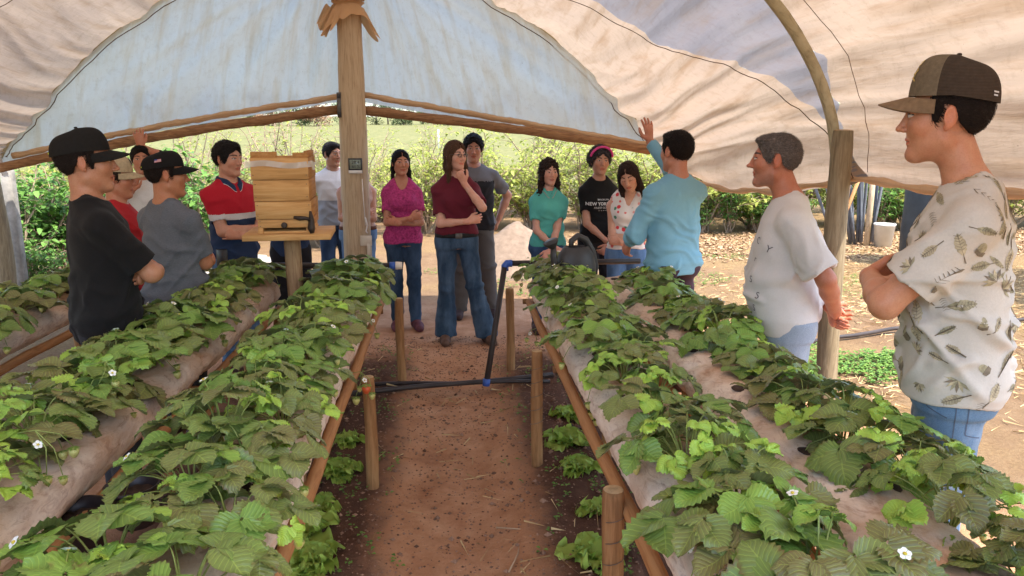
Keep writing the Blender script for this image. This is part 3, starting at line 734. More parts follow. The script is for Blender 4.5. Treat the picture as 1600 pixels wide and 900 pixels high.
def hairmat(col, strand=(60, 60, 7), tag_=''):
    k = (col, strand)
    if k in _hm: return _hm[k]
    m, nt, b = newmat('hair'); v = coords(nt, 'Object', strand); n = noise(nt, v, 3., 7, .7, .8)
    nt.links.new(ramp(nt, n, [(.3, tuple(x*.35 for x in col)), (.55, col), (.75, tuple(min(1, x*2.2+.01) for x in col))]), b.inputs['Base Color'])
    b.inputs['Roughness'].default_value = .62; b.inputs['Specular IOR Level'].default_value = .16; bump(nt, n, .9, .008, b); _hm[k] = m; return m
_cm = {}
def cloth(name, col, heather=.12, stretch=(1, 1, 1), nscale=160, rough=.88, worn=None, fade=.0):
    if name in _cm: return _cm[name]
    m, nt, b = newmat(name); v = coords(nt, 'Object', stretch); v1 = coords(nt)
    n = noise(nt, v, nscale, 4, .7); big = noise(nt, v1, 5, 5, .6)
    c = ramp(nt, n, [(.3, tuple(x*(1-heather) for x in col)), (.7, tuple(min(1, x*(1+heather)) for x in col))])
    c = mix(nt, ramp(nt, big, [(.35, (0, 0, 0)), (.75, (.5, .5, .5))]), c, tuple(x*.82 for x in col))
    if worn: c = mix(nt, ramp(nt, noise(nt, coords(nt, 'Object', (2, 2, .8)), 4.5, 5, .6), [(.42, (0, 0, 0)), (.68, (.9, .9, .9))]), c, worn)
    nt.links.new(c, b.inputs['Base Color']); b.inputs['Roughness'].default_value = rough; b.inputs['Specular IOR Level'].default_value = .15
    b.inputs['Sheen Weight'].default_value = .05
    bump(nt, mix(nt, .35, noise(nt, v1, 18, 5, .6, 1.), noise(nt, v1, 420, 2)), .35, .006, b); _cm[name] = m; return m
def denim(name, col, worn): return cloth(name, col, .35, (1, 1, 3), 240, .9, worn)
Q_ = {'near': (.0023, .003, .008, .0062), 'mid': (.0032, .004, .011, .0085), 'far': (.0042, .0046, .014, .0105)}

def ik(a, c, l1, l2, pole):
    a, c, pole = Vector(a), Vector(c), Vector(pole); d = c-a; L = min(d.length, (l1+l2)*.999); u = d.normalized()
    c = a+u*L; x = (l1*l1-l2*l2+L*L)/(2*L); h = math.sqrt(max(0, l1*l1-x*x)); q = pole-u*pole.dot(u); q.normalize()
    return a+u*x+q*h, c
def hand_prims(wr, el, d, n, side, curl=.5, spread=.1, thumb=.6, s=1.):
    """side: +1 when the thumb lies towards d x n"""
    wr = Vector(wr); d = Vector(d).normalized(); n = Vector(n); n = (n-d*n.dot(d)).normalized(); lat = d.cross(n).normalized()*side
    P = []; nn = tuple(n)
    P.append(cap(wr-d*.01*s, wr+d*.085*s, .027*s, .038*s, .012, fl=(nn, 2.0)))
    P.append(cap(wr+d*.03*s+lat*.014*s, wr+d*.085*s+lat*.020*s, .022*s, .024*s, .01, fl=(nn, 1.8)))
    for i, (L, r) in enumerate(((.072, .0098), (.080, .0100), (.074, .0096), (.058, .0085))):
        off = (.030-.0195*i)*s; b0 = wr+d*(.088-.003*abs(i-1.2))*s+lat*off; ang = 0; p = b0-d*.01*s; dirv = (d+lat*(spread*(1.5-i))).normalized()
        segs = (.48*L, .30*L, .26*L)
        for j, sl_ in enumerate(segs):
            ang += curl*(.75, 1.05, .7)[j]*(1+.12*(i-1.5)); v = dirv*math.cos(ang)+n*math.sin(ang); q = p+v*(sl_+(.01 if j == 0 else 0))*s
            P.append(cap(p, q, r*s*(1-.1*j), r*s*(.93-.1*j), .004)); p = q
    t0 = wr+d*.022*s+lat*.022*s; t1 = t0+(d*.55+lat*.75*thumb+n*.25).normalized()*.045*s; t2 = t1+(d*.9+lat*.35*thumb+n*.3*(.5+curl)).normalized()*.034*s; t3 = t2+(d*.95+n*.5*(.3+curl)).normalized()*.024*s
    P += [cap(t0, t1, .016*s, .0125*s, .012), cap(t1, t2, .0125*s, .0105*s, .005), cap(t2, t3, .0105*s, .0085*s, .004)]
    return P
def xf(prims, Mx):           # move head-space primitives into the body's space
    R3 = np.array(Mx.to_3x3()); sc_ = Mx.to_scale()[0]; Rn = R3/sc_; t = np.array(Mx.translation); out = []
    for kind, p, k, op in prims:
        if kind == 'cap':
            a, b, ra, rb, clip, fl = p; out.append(('cap', (R3@a+t, R3@b+t, ra*sc_, rb*sc_, clip, None if fl is None else (Rn@np.array(fl[0]), fl[1])), k*sc_, op))
        else:
            c, r, rot = p; rr = Rn if rot is None else Rn@rot; out.append(('ell', (R3@c+t, r*sc_, rr), k*sc_, op))
    return out
def rotm(ax, deg): return np.array(Matrix.Rotation(R(deg), 3, ax))
def head_prims(fem=False, age=0, nose=1., jaw=1., wide=1.):
    P = [ell((0, .018, .030), (.076*wide, .096, .086), .0), ell((0, -.030, -.028), (.060*wide, .062, .086), .03)]
    jw = (.042 if fem else .048)*jaw
    for s in (-1, 1):
        P.append(cap((s*jw, .0, -.058), (s*.012, -.064, -.094), .020, .017, .03))
        P.append(ell((s*.038, -.056, -.018), (.024, .022, .026), .022))
    P.append(ell((0, -.074, -.099), (.020 if fem else .024, .017, .015), .02))
    for s in (-1, 1):
        P.append(ell((s*.031, -.103, .013), (.019, .017, .012), .012, '-'))
    if not fem: P.append(cap((-.036, -.078, .032), (.036, -.078, .032), .009, .009, .016))
    P.append(cap((0, -.082, .026), (0, -.104*(1+.0*nose), -.016), .0075, .0095, .014))
    P.append(ell((0, -.1085*nose, -.022), (.0105, .011, .009), .007))
    for s in (-1, 1):
        P.append(ell((s*.0115, -.098, -.026), (.0075, .009, .007), .006))
        P.append(ell((s*.031, -.0755, .013), (.0135, .0135, .0125), .003))
        P.append(cap((s*.046, -.070, .020), (s*.018, -.0885, .020), .003, .003, .004))   # upper lid fold
    P.append(cap((-.017, -.0845, -.0535), (.017, -.0845, -.0535), .0055, .0055, .006)); P.append(cap((0, -.090, -.052), (0, -.090, -.053), .005, .005, .005))
    P.append(cap((-.014, -.0850, -.0645), (.014, -.0850, -.0645), .0062, .0062, .006))
    P.append(cap((-.019, -.0945, -.0592), (.019, -.0945, -.0592), .0022, .0022, .004, '-'))
    P.append(cap((0, -.1, -.040), (0, -.1, -.046), .003, .004, .006, '-'))
    for s in (-1, 1):
        rt = rotm('Z', s*24)@rotm('X', -8)
        P.append(ell((s*.080, .016, .002), (.007, .018, .031), .007, '+', rt)); P.append(ell((s*.0885, .012, .006), (.0055, .010, .019), .004, '-', rt))
        P.append(ell((s*.078, .006, -.026), (.006, .008, .009), .006))
    if age: 
        for s in (-1, 1): P.append(cap((s*.022, -.094, -.030), (s*.034, -.078, -.062), .002, .0025, .006, '-'))
    return P
def head_paint(P, skin, lips, brow, gaze=(0, 0), closed=False, browt=.0055, stub=None):
    """P: points in head space -> colours: lips, eyebrows, eyes, lashes and shadow of beard as real colour of the face"""
    n = len(P); C = np.tile(np.array(skin, float), (n, 1)); x, y, z = P.T; fr = y < -.055
    def put(m, col, a=1.):
        m = m.astype(float)*a; C[:] = C*(1-m[:, None])+np.array(col)[None]*m[:, None]
    if stub is not None: put(fr*0+((z < -.035) & (y < -.0)).astype(float)*np.clip((-.03-z)*30, 0, 1), stub, .35)
    ck = np.exp(-(((np.abs(x)-.042)/.02)**2+((z+.022)/.02)**2))*fr; put(ck, (skin[0]*1.05, skin[1]*.78, skin[2]*.72), .45)
    put(np.exp(-((x/.014)**2+((z+.02)/.014)**2))*(y < -.09), (skin[0]*1.02, skin[1]*.8, skin[2]*.75), .4)
    e = np.abs(y-0.012); er = (np.abs(x) > .076); put(er*1., (skin[0]*1.05, skin[1]*.76, skin[2]*.72), .5)
    lm = fr & (y < -.08) & (((x/.0255)**2+((z+.0585)/.0105)**2) < 1); put(lm, lips)
    lm = fr & (y < -.08) & (np.abs(x) < .024) & (np.abs(z+.0588) < .0014); put(lm, tuple(c*.35 for c in skin))
    for s in (-1, 1):
        ex = (x-s*.031)
        bx = s*x; bz = .034+.004*np.sin((bx-.012)/.036*2.2)-np.clip(bx-.04, 0, 1)*.5
        put(fr & (bx > .011) & (bx < .052) & (np.abs(z-bz) < browt*(1-.45*np.clip((bx-.02)/.03, 0, 1))), brow, .88)
        w_ = np.sqrt(np.clip(1-(ex/.0155)**2, 0, 1)); zo = z-.0125
        if closed:
            put(fr & (np.abs(ex) < .0145) & (np.abs(zo+.004+.003*w_) < .0022), (.02, .012, .01))
        else:
            op = fr & (np.abs(ex) < .0145) & (zo < .0050*w_) & (zo > -.0052*w_); put(op, (.62, .58, .54))
            put(op & (((ex-gaze[0])**2+(zo-gaze[1]-.0005)**2) < .0060**2), (.035, .018, .01))
            put(fr & (np.abs(ex) < .0155) & (np.abs(zo-.0055*w_-.0003) < .0017), (.02, .013, .01))
    return C
ZLOW = {'short': ([-.13, -.086, -.071, -.056, -.040, -.022, .0, .024, .036, .06, .09, .13], [.098, .092, .074, .042, .000, -.014, .036, .034, -.012, -.050, -.066, -.07]),
        'long': ([-.13, -.095, -.082, -.070, -.055, -.03, 0, .13], [.10, .096, .086, .062, .02, -.03, -.06, -.08]),
        'pulled': ([-.13, -.09, -.072, -.055, -.02, .03, .06, .13], [.096, .085, .068, .050, .035, .0, -.035, -.045])}
def build_hair(p, Mx, vox, col, style, fuzz=.0, vol=.010, extra=(), strand=None, name='hair', wav=0., capped=False):
    """hair as one mesh, modelled in head space"""
    lo = np.array((-.16, -.16, -.46 if extra else -.14)); hi = np.array((.16, .19, .19))
    f = Field(lo, hi, vox); cr = [ell((0, .018, .032), (.076+vol, .096+vol, .086+vol*1.25), 0)]
    if style == 'short' and not capped: cr.append(ell((0, -.040, .094), (.055, .045, .012+vol), .025))
    evalp(f, cr); zl = np.interp(f.ax[1], *ZLOW['short' if style == 'short' else style])[None, :, None]
    x, y, z = f.ax[0][:, None, None], f.ax[1][None, :, None], f.ax[2][None, None, :]
    zl = zl+.004*np.sin(x*110+y*70)-(6.5 if style == 'pulled' else 2.5)*x*x*(y < .0)
    f.D = np.maximum(f.D, ((zl-z)*.8).astype(np.float32))
    if style == 'long': f.D = np.maximum(f.D, (.004-(np.abs(x)+np.clip(z-.105, 0, 1)*2+np.clip(y+.04, 0, 1))).astype(np.float32))
    if capped: f.D = np.maximum(f.D, (-(y+.030)+0*x+0*z).astype(np.float32))
    evalp(f, extra)
    if capped: cut(f, (0, 0, .068), (0, -.25, 1))
    P, Qd = nets(f)
    P = smooth(P, Qd, 1, .4)
    if fuzz:
        rg = np.random.RandomState(5); N = normals(P, Qd); h = np.zeros(len(P))
        for _ in range(10): h += np.sin(P @ rg.normal(0, 130 if wav == 0 else wav, 3)+rg.rand()*6)
        P = P+N*(h[:, None]*fuzz/3)
    if wav == 0 and not fuzz: 
        rg = np.random.RandomState(9); N = normals(P, Qd); h = np.zeros(len(P))
        for _ in range(5): d = rg.normal(0, 1, 3)*np.array((150, 150, 22)); h += 1-2*np.abs(np.sin(P @ d+rg.rand()*6))
        P = P+N*(h[:, None]*.0011)
    rg = np.random.RandomState(3); N = normals(P, Qd); n = {True: 5200, False: 2600}[vox < .0037]; ii = rg.randint(0, len(P), n); b = P[ii]; nn = N[ii]
    g = np.tile(np.array((0, .12, -1.)) if (extra or fuzz > .004) else np.array((0, .75, -.65)), (n, 1)); g[:, 1] -= (b[:, 2] > .085)*((b[:, 1] < 0)*1.3) if not extra else 0; g += rg.normal(0, .22 if fuzz < .003 else .8, (n, 3))
    g -= nn*(g*nn).sum(1)[:, None]; g /= np.maximum(1e-6, np.linalg.norm(g, axis=1))[:, None]; L = (.034 if extra else .016)*rg.uniform(.5, 1.4, n)[:, None]*np.where((b[:, 1] < -.045) & (b[:, 2] < .112), .22, 1.)[:, None]; w_ = np.cross(g, nn)*(.0007 if vox < .0037 else .0012)
    c1 = b+g*L*.5+nn*(.0026+.003*rg.rand(n, 1)); c2 = b+g*L+nn*(.001+.006*rg.rand(n, 1)**2)
    SV = np.stack([b-w_-nn*.001, b+w_-nn*.001, c1+w_, c1-w_, c2], 1).reshape(-1, 3); k = np.arange(n)*5+len(P)
    SF = np.stack([k, k+1, k+2, k+3], 1).tolist()+np.stack([k+3, k+2, k+4], 1).tolist(); P = np.concatenate([P, SV]); Qd = Qd.tolist()+SF
    P = P @ np.array(Mx.to_3x3()).T+np.array(Mx.translation)
    return meshobj(name, P, Qd, hairmat(col, strand or ((60, 60, 7) if extra else (55, 25, 55))), p)

def torso_tab(S, fem, belly, lean, W=1., inf=0., loose=0., zmin=None, zmax=None, bust=True):
    if fem: T = [(.84, .165, .105, .012), (.92, .172, .115, .018), (1.0, .148, .10, .008), (1.09, .122, .088, 0), (1.18, .132, .094, 0), (1.27, .146, .108, -.012), (1.34, .136, .092, .0), (1.40, .105, .070, .008), (1.46, .065, .055, .018)]
    else: T = [(.84, .155, .10, .012), (.92, .162, .11, .015), (1.0, .150, .102, .005), (1.09, .144, .10, 0), (1.18, .152, .105, -.002), (1.28, .168, .114, -.006), (1.36, .164, .104, .0), (1.42, .122, .078, .008), (1.47, .07, .06, .018)]
    out = []
    for z, rx, ry, cy_ in T:
        b = belly*math.exp(-((z-1.06)/.17)**2); lo_ = loose*max(0, min(1, (1.34-z)/.25))
        rx2 = (rx*W+b*.35)+inf+lo_; ry2 = ry*(.6+.4*W)+b*.6+inf+lo_*.7
        out.append((z*S, rx2*S, ry2*S, lean[0]*(z-.9)*S, (cy_-b*.5+lean[1]*(z-.9)+lean[2]*max(0, z-1.1)**2*4)*S))
    return out
def person(label, loc, face, H=1.75, fem=False, skin=(.50, .27, .17), quality='mid', belly=0., W=1., lean=(0, 0, 0), armR=None, armL=None, head=(0, 0, 0), hoff=(0, 0, 0), hs=1., neck=1.,
           shirt=None, pants=None, hairc=(.02, .013, .01), lips=None, brow=None, nose=1., jaw=1., gaze=(0, 0), closed=False, stub=None, age=0, legs=None, shoes=(.06, .03, .025), group=None, browt=.0055, name='person', arm=1., hwide=1.):
    """face: heading in degrees, 0 looks at the camera (-Y), positive turns towards +X"""
    S = H/1.75; vh, vd, vb, vc = Q_[quality]; info = {}; skin = tuple(min(.8, c*1.14) for c in skin)
    def lz(z): return np.array((lean[0]*(z-.9)*S, (lean[1]*(z-.9)+lean[2]*max(0, z-1.1)**2*4)*S, 0))
    shw = (.146 if fem else .178)*W; Z = lambda x, y, z: Vector(np.array((x*S, y*S, z*S))+lz(z))
    sh = {s: Z(s*shw, .012, 1.368 if not fem else 1.332) for s in (-1, 1)}
    neckb, hc = Z(0, .022, 1.44), Z(0, -.004, 1.632)+Vector(hoff)
    Mh = Matrix.Translation(hc) @ Matrix.Rotation(R(head[0]), 4, 'Z') @ Matrix.Rotation(R(head[1]), 4, 'X') @ Matrix.Rotation(R(head[2]), 4, 'Y') @ Matrix.Scale(S**.5*hs*(.96 if fem else 1), 4)
    HP = xf(head_prims(fem, age, nose, jaw, hwide), Mh)
    nr = (.046 if fem else .056)*S*neck
    body = [loft(torso_tab(S, fem, belly, lean, W), 0)]
    ntop = Mh @ Vector((0, .022, -.055)); nmid = neckb.lerp(ntop, .5)
    NK = [cap(neckb-Vector((0, 0, .03*S)), ntop, nr*1.12, nr, .035), cap(Z(-.07*W, .02, 1.395), Z(.07*W, .02, 1.395), .042*S, .042*S, .04)]
    for s in (-1, 1):
        NK.append(cap(Z(s*.03, .03, 1.475), Z(s*.13*W, .022, 1.405 if not fem else 1.375), .028*S, (.030 if not fem else .024)*S, .04))
        NK.append(cap(Z(s*.08*W, .012, 1.375 if not fem else 1.35), sh[s], .050*S, (.046 if not fem else .038)*S, .04))
    if fem:
        for s in (-1, 1): body.append(ell(Z(s*.062, -.085, 1.25), (.055*S, .045*S, .055*S), .04))
    body += NK
    # arms
    arms = {}; hands = []; hboxes = []
    for s, a in ((-1, armR), (1, armL)):      # -1: figure's right hand side (x<0 when facing the camera)
        a = a or dict(w=(s*.24, -.02, .80), pole=(s*.3, .6, 0), d=(0, -.1, -1), n=(-s, 0, 0))
        wr = Z(*a['w']) if not a.get('abs') else Vector(a['w']); L1, L2 = .285*S*arm, .255*S*arm
        el, wr = ik(sh[s], wr, L1, L2, a.get('pole', (s*.3, .3, -1)))
        ra = (.040 if fem else .047)*S*(.5+.5*W); A = [cap(sh[s], el, ra*1.03, ra*.84, .03), cap(el, el.lerp(wr, .35), ra*.86, ra*.84, .02), cap(el.lerp(wr, .35), wr, ra*.84, ra*.60, .02)]
        body += A; hs_ = a.get('hs', 1.)*S**.5*(.90 if fem else 1.0)
        hp = hand_prims(wr, el, a['d'], a['n'], a.get('side', -s), a.get('curl', .4), a.get('spread', .06), a.get('thumb', .6), hs_)
        hands.append(hp); c = wr+Vector(a['d']).normalized()*.085*hs_; rr = .14*hs_; hboxes.append((np.array(c)-rr, np.array(c)+rr)); arms[s] = (sh[s], el, wr, ra)
    # legs
    legs = legs or {}
    lg = {}
    for s in (-1, 1):
        hip = Z(s*.088, .012, .90); an = legs.get(s, (s*.105, .02, .075)); an = Vector(an)*S; kn = hip.lerp(an, .5)+Vector(legs.get('k%d' % s, (0, -.02, 0)))
        tr = (.083 if fem else .078)*S; body += [cap(hip, kn, tr, .056*S, .05), cap(kn, kn.lerp(an, .4), .054*S, .053*S, .03), cap(kn.lerp(an, .4), an, .053*S, .034*S, .03), cap(an, an+Vector((s*.02, -.13, -.045))*S, .038*S, .028*S, .03)]
        lg[s] = (hip, kn, an)
    allp = body+HP+[q for h in hands for q in h]
    pts = [np.array(v) for s in (-1, 1) for v in arms[s][:3]]+[np.array(v) for s in (-1, 1) for v in lg[s]]+[np.array(neckb)]
    lo = np.minimum(np.min(pts, 0)-.13, (-.26*S, -.22*S, 0)); hi = np.maximum(np.max(pts, 0)+.13, (.26*S, .22*S, 1.5*S)); lo[2] = -.0; hi[2] = max(hi[2], nmid.z+.06)
    f = Field(lo, hi, vb); evalp(f, body+HP); P, Qd = nets(f); P = smooth(P, Qd, 1, .35)
    zc = nmid.z
    hb = [(np.array(hc)-np.array((.17, .19, 0)), np.array(hc)+np.array((.17, .19, .2)))]; hb[0][0][2] = zc-vb*.2
    def inside(Pq, bx, m=0.): return np.all((Pq > bx[0]+m) & (Pq < bx[1]-m), axis=1)
    boxes = [hb[0]]+hboxes
    # the hand box only keeps what is hand (near the wrist-finger line), so split by distance to the hand axis
    def handmask(Pq, i, m=0.):
        s = (-1, 1)[i]; wr = np.array(arms[s][2]); d = np.array(Vector((armR, armL)[i]['d'] if (armR, armL)[i] else (0, -.1, -1)).normalized())
        r_ = Pq-wr; t = r_@d; return (t > .012+m) & inside(Pq, hboxes[i]) & (np.linalg.norm(r_-t[:, None]*d, axis=1) < .11)
    cen = P[Qd].mean(1)
    drop = inside(cen, hb[0], 0)
    Qb = Qd[~drop]; parts = [compact(P, Qb)]
    lo2, hi2 = hb[0]; lo2 = lo2-vh*2
    f = Field(lo2, hi2, vh); evalp(f, body+HP); P, Qd = nets(f); c_ = P[Qd].mean(1); keep = c_[:, 2] > zc-vb*.9
    parts.append(compact(smooth(P, Qd, 1, .25), Qd[keep])); nh = len(parts)-1
    for i in (0, 1):
        f = Field(hboxes[i][0], hboxes[i][1], vd); 
        # only the hand and its own forearm here, so that skin tucked against the torso stays apart
        s = (-1, 1)[i]; sh_, el, wr, ra = arms[s]
        evalp(f, [cap(el.lerp(wr, .35), wr, ra*.84, ra*.60, .02)]+hands[i]); P, Qd = nets(f)
        if not len(P): continue
        c_ = P[Qd].mean(1); d = np.array(Vector((armR, armL)[i]['d'] if (armR, armL)[i] else (0, -.1, -1)).normalized()); keep = ((c_-np.array(wr))@d > -.035) | hand_near(c_, hands[i], .004)
        parts.append(compact(smooth(P, Qd, 1, .25), Qd[keep]))
    Mi = np.array(Mh.inverted()); C = []
    lips = lips or tuple(a*b for a, b in zip(skin, (.95, .55, .55))); brow = brow or tuple(min(.06, c*1.3) for c in hairc)
    for i, (P, Qd) in enumerate(parts):
        if i == nh:
            L = P@Mi[:3, :3].T+Mi[:3, 3]; c = head_paint(L, skin, lips, brow, gaze, closed, browt, stub); nk = L[:, 2] < -.11; c[nk] = skin
        else: c = np.tile(np.array(skin), (len(P), 1))
        if i > nh: c = c*np.array((1.03, .93, .9))
        C.append(c)
    off = 0; Vs = []; Fs = []
    for P, Qd in parts: Vs.append(P); Fs.append(Qd+off); off += len(P)
    o = meshobj(name, np.concatenate(Vs), np.concatenate(Fs), M['skin'], col=np.concatenate(C))
    o.location = loc; o.rotation_euler = (0, 0, R(face)); tag(o, label, 'person', group)
    info.update(o=o, S=S, Mh=Mh, arms=arms, Z=Z, lg=lg, nmid=nmid, neckb=neckb, vh=vh, vc=vc, fem=fem)
    if shirt: info['shirt'] = make_shirt(o, info, fem, belly, W, lean, **shirt)
    if pants: info['pants'] = make_pants(o, info, fem, belly, W, lean, **pants)
    if shoes: make_shoes(o, info, shoes)
    return info
def hand_near(P, prims, r):
    D = np.full(len(P), 9.)
    for kind, p, k, op in prims:
        a, b = p[0], p[1]; d = b-a; t = np.clip((P-a)@d/max(1e-9, d@d), 0, 1); D = np.minimum(D, np.linalg.norm(P-a-t[:, None]*d, axis=1)-max(p[2], p[3]))
    return D < r
def make_shirt(o, I, fem, belly, W, lean, mat=None, mats=None, fm=None, hem=.86, sleeve=.72, loose=.02, neck='crew', wr=.004, name='tshirt', seed=1, cuff=None, slv=0., wdirs=None, collar=None, inf=.012, freq=14.):
    S, Z, arms, vc = I['S'], I['Z'], I['arms'], I['vc']; P0 = [loft(torso_tab(S, fem, belly, lean, W, inf, loose), 0)]
    # the shirt hangs straight from the chest to the hem
    if fem:
        for s in (-1, 1): P0.append(ell(Z(s*.062, -.088, 1.25), (.06*S, .048*S, .06*S), .05))
    P0.append(cap(Z(-.07*W, .02, 1.395), Z(.07*W, .02, 1.395), (.042+inf)*S, (.042+inf)*S, .04))
    for s in (-1, 1):
        sh, el, wr_, ra = arms[s]
        P0.append(cap(Z(s*.045, .028, 1.468), Z(s*.13*W, .022, 1.405 if not fem else 1.375), (.026+inf)*S, ((.030 if not fem else .024)+inf)*S, .04)); P0.append(cap(Z(s*.08*W, .012, 1.375 if not fem else 1.35), sh, (.050+inf)*S, ((.046 if not fem else .038)+inf)*S, .04))
        if sleeve <= 0: continue
        if sleeve <= 1:
            e = sh.lerp(el, sleeve); n = (el-sh).normalized(); e2 = sh.lerp(el, sleeve+.12)
            P0.append(cap(sh, e2, ra+.010, ra*.95+.016+slv, .035, clip=[(np.array(e), np.array(n))]))
            P0.append(cap(sh.lerp(el, sleeve-.1), sh.lerp(el, sleeve+.3), ra*.95+.004+slv*.6, ra*.95+.004+slv*.6, .0, '-', clip=[(np.array(sh.lerp(el, sleeve-.04)), -np.array(n))]))
        else:
            fe = el.lerp(wr_, sleeve-1); n = (wr_-el).normalized()
            P0 += [cap(sh, el, ra+.011, ra*.86+.014, .035), cap(el, el.lerp(wr_, sleeve-1+.1), ra*.86+.015, ra*.62+.013, .02, clip=[(np.array(fe), np.array(n))])]
    nb = I['neckb']; rn = .058*S if fem else .062*S; q = Vector((0, 0, 1))
    if neck in ('crew', 'polo'): P0.append(ell(Z(0, -.004, 1.495), (rn*1.05, rn*1.15, .052*S), .004, '-')); P0.append(cap(I['nmid']-q*.02, I['nmid']+q*.1, rn, rn, .004, '-'))
    if neck in ('scoop', 'vneck', 'tank', 'polo'):
        P0.append(cap(I['nmid']-q*.02, I['nmid']+q*.1, rn*1.1, rn*1.3, .004, '-'))
        w_ = {'scoop': .085, 'vneck': .05, 'tank': .085, 'polo': .022}[neck]; dz = {'scoop': .10, 'vneck': .12, 'tank': .12, 'polo': .13}[neck]
        P0.append(cap(Z(0, -.06, 1.50), Z(0, -.12, 1.50-dz), w_*S, (.012 if neck in ('vneck', 'polo') else w_*.62)*S, .004, '-'))
        if neck == 'tank':
            for s in (-1, 1): P0.append(cap(Z(s*.20, .01, 1.47), Z(s*.185, .01, 1.24), .055*S, .05*S, .01, '-'))
    pts = [np.array(v) for s in (-1, 1) for v in arms[s][:2 if sleeve <= 1 else 3]]
    lo = np.minimum(np.min(pts, 0)-.09, (-.30*S*max(1, W), -.30*S-belly, 0)); hi = np.maximum(np.max(pts, 0)+.09, (.30*S*max(1, W), .26*S, 1.52*S)); lo[2] = min(np.min(pts, 0)[2]-.08, hem*S-.02) if sleeve > 1 or sleeve > .6 else hem*S-.02
    lo[2] = min(lo[2], hem*S-.02)
    f = Field(lo, hi, vc); evalp(f, P0)
    # hem: cut the torso below the hem but leave lowered sleeves
    x, y, z = f.ax; zz = z[None, None, :]; hz = hem*S+.006*np.sin(x*23+seed)[:, None, None]+.004*np.sin(y*31)[None, :, None]
    tor = np.ones((1, 1, 1), bool)
    f.D = np.where(tor & np.ones_like(f.D, bool), np.maximum(f.D, hz-zz), f.D).astype(np.float32)
    P, Q4 = nets(f); P = smooth(P, Q4, 1, .4); S_ = S
    P = wrinkle(P, Q4, wr, seed, freq, wdirs or [(0, 0, 1), (.7, 0, .7), (-.7, 0, .7), (0, .8, .6)], mask=lambda p: (.25+.75*np.clip((1.42*S_-p[:, 2])/.25, 0, 1))*np.clip((p[:, 2]-hem*S_)/.07, .12, 1))
    kw = {}
    if fm is not None: kw = dict(mats=mats, fm=fm(P[Q4].mean(1)/S, I))
    else: kw = dict(mat=mat)
    ob = meshobj(name, P, Q4, parent=o, **kw); I['bvh'] = BVHTree.FromPolygons([Vector(v) for v in P], Q4.tolist()); return ob
def make_pants(o, I, fem, belly, W, lean, mat, top=.98, flare=0., loose=.012, hemz=.05, wr=.004, name='jeans', belt=None, seed=3, short=None):
    S, Z, vc = I['S'], I['Z'], I['vc']*1.1; P0 = [loft([r for r in torso_tab(S, fem, belly*.6, lean, W, .006)], 0)]
    pts = []
    for s in (-1, 1):
        hip, kn, an = I['lg'][s]; tr = (.085 if fem else .082)*S; pts += [np.array(hip), np.array(kn), np.array(an)]
        P0.append(ell(hip+Vector((s*.0, .055*S, -.01)), (.078*S, .07*S, .085*S), .05))
        P0 += [cap(hip, kn, tr+loose, .060*S+loose*1.1, .035), cap(kn, an, .060*S+loose*1.1, .045*S+loose+flare, .02, clip=[((0, 0, hemz if not short else short*S), (0, 0, -1))])]
    lo = np.min(pts, 0)-.16; hi = np.max(pts, 0)+.18; lo[2] = 0.02; hi[2] = top*S+.02; f = Field(lo, hi, vc); evalp(f, P0); cut(f, (0, 0, top*S), (0, 0, 1))
    if short: cut(f, (0, 0, short*S), (0, 0, -1))
    P, Q4 = nets(f); P = smooth(P, Q4, 1, .4); P = wrinkle(P, Q4, wr, seed, 13, [(0, 0, 1), (.4, .2, .9), (-.4, .2, .9)], mask=lambda p: .35+.65*np.exp(-((p[:, 2]/S-.48)/.1)**2)+.5*np.exp(-((p[:, 2]/S-.1)/.06)**2))
    ob = meshobj(name, P, Q4, mat, o)
    I['pbvh'] = BVHTree.FromPolygons([Vector(v) for v in P], Q4.tolist())
    if belt:
        t = torso_tab(S, fem, belly*.6, lean, W, .014); z = top*S-.028; row = [np.interp(z, [r[0] for r in t], [r[i] for r in t]) for i in range(1, 5)]
        mb = MB(); N = 40; V = []; Fc = []
        for zz, e in ((-.017, 0), (-.017, .004), (.017, .004), (.017, 0)):
            for k in range(N):
                a = 2*PI*k/N; ca, sa = math.cos(a), math.sin(a); g = 1/((abs(ca)**2.3+abs(sa)**2.3)**(1/2.3)); V.append((row[2]+(row[0]+e)*ca*g, row[3]+(row[1]+e)*sa*g, z+zz))
        Fc = [(j*N+k, j*N+(k+1) % N, (j+1)*N+(k+1) % N, (j+1)*N+k) for j in range(3) for k in range(N)]
        bl = meshobj('belt', V, Fc, belt, o); MB().box((row[2], row[3]-row[1]-.007, z), (.055, .008, .042)).build('buckle', M['metal'], bl)
    return ob
def make_shoes(o, I, col):
    S = I['S']; vc = max(.006, I['vc']*.8); mt = simple('shoe_%d' % int(sum(col)*1000), col, .7, .3, 20)
    for s in (-1, 1):
        an = Vector(I['lg'][s][2]); f = Field((an.x-.09, an.y-.24, -.01), (an.x+.11, an.y+.10, .12), vc)
        evalp(f, [cap((an.x, an.y+.03, .045), (an.x+s*.02, an.y-.10, .038), .043, .042, .0), cap((an.x+s*.02, an.y-.10, .035), (an.x+s*.025, an.y-.165, .030), .044, .036, .02), cap(an, (an.x, an.y, .04), .045, .045, .02)]); cut(f, (0, 0, .0), (0, 0, -1))
        P, Q4 = nets(f); sh = meshobj('shoe', smooth(P, Q4, 2), Q4, mt, o)
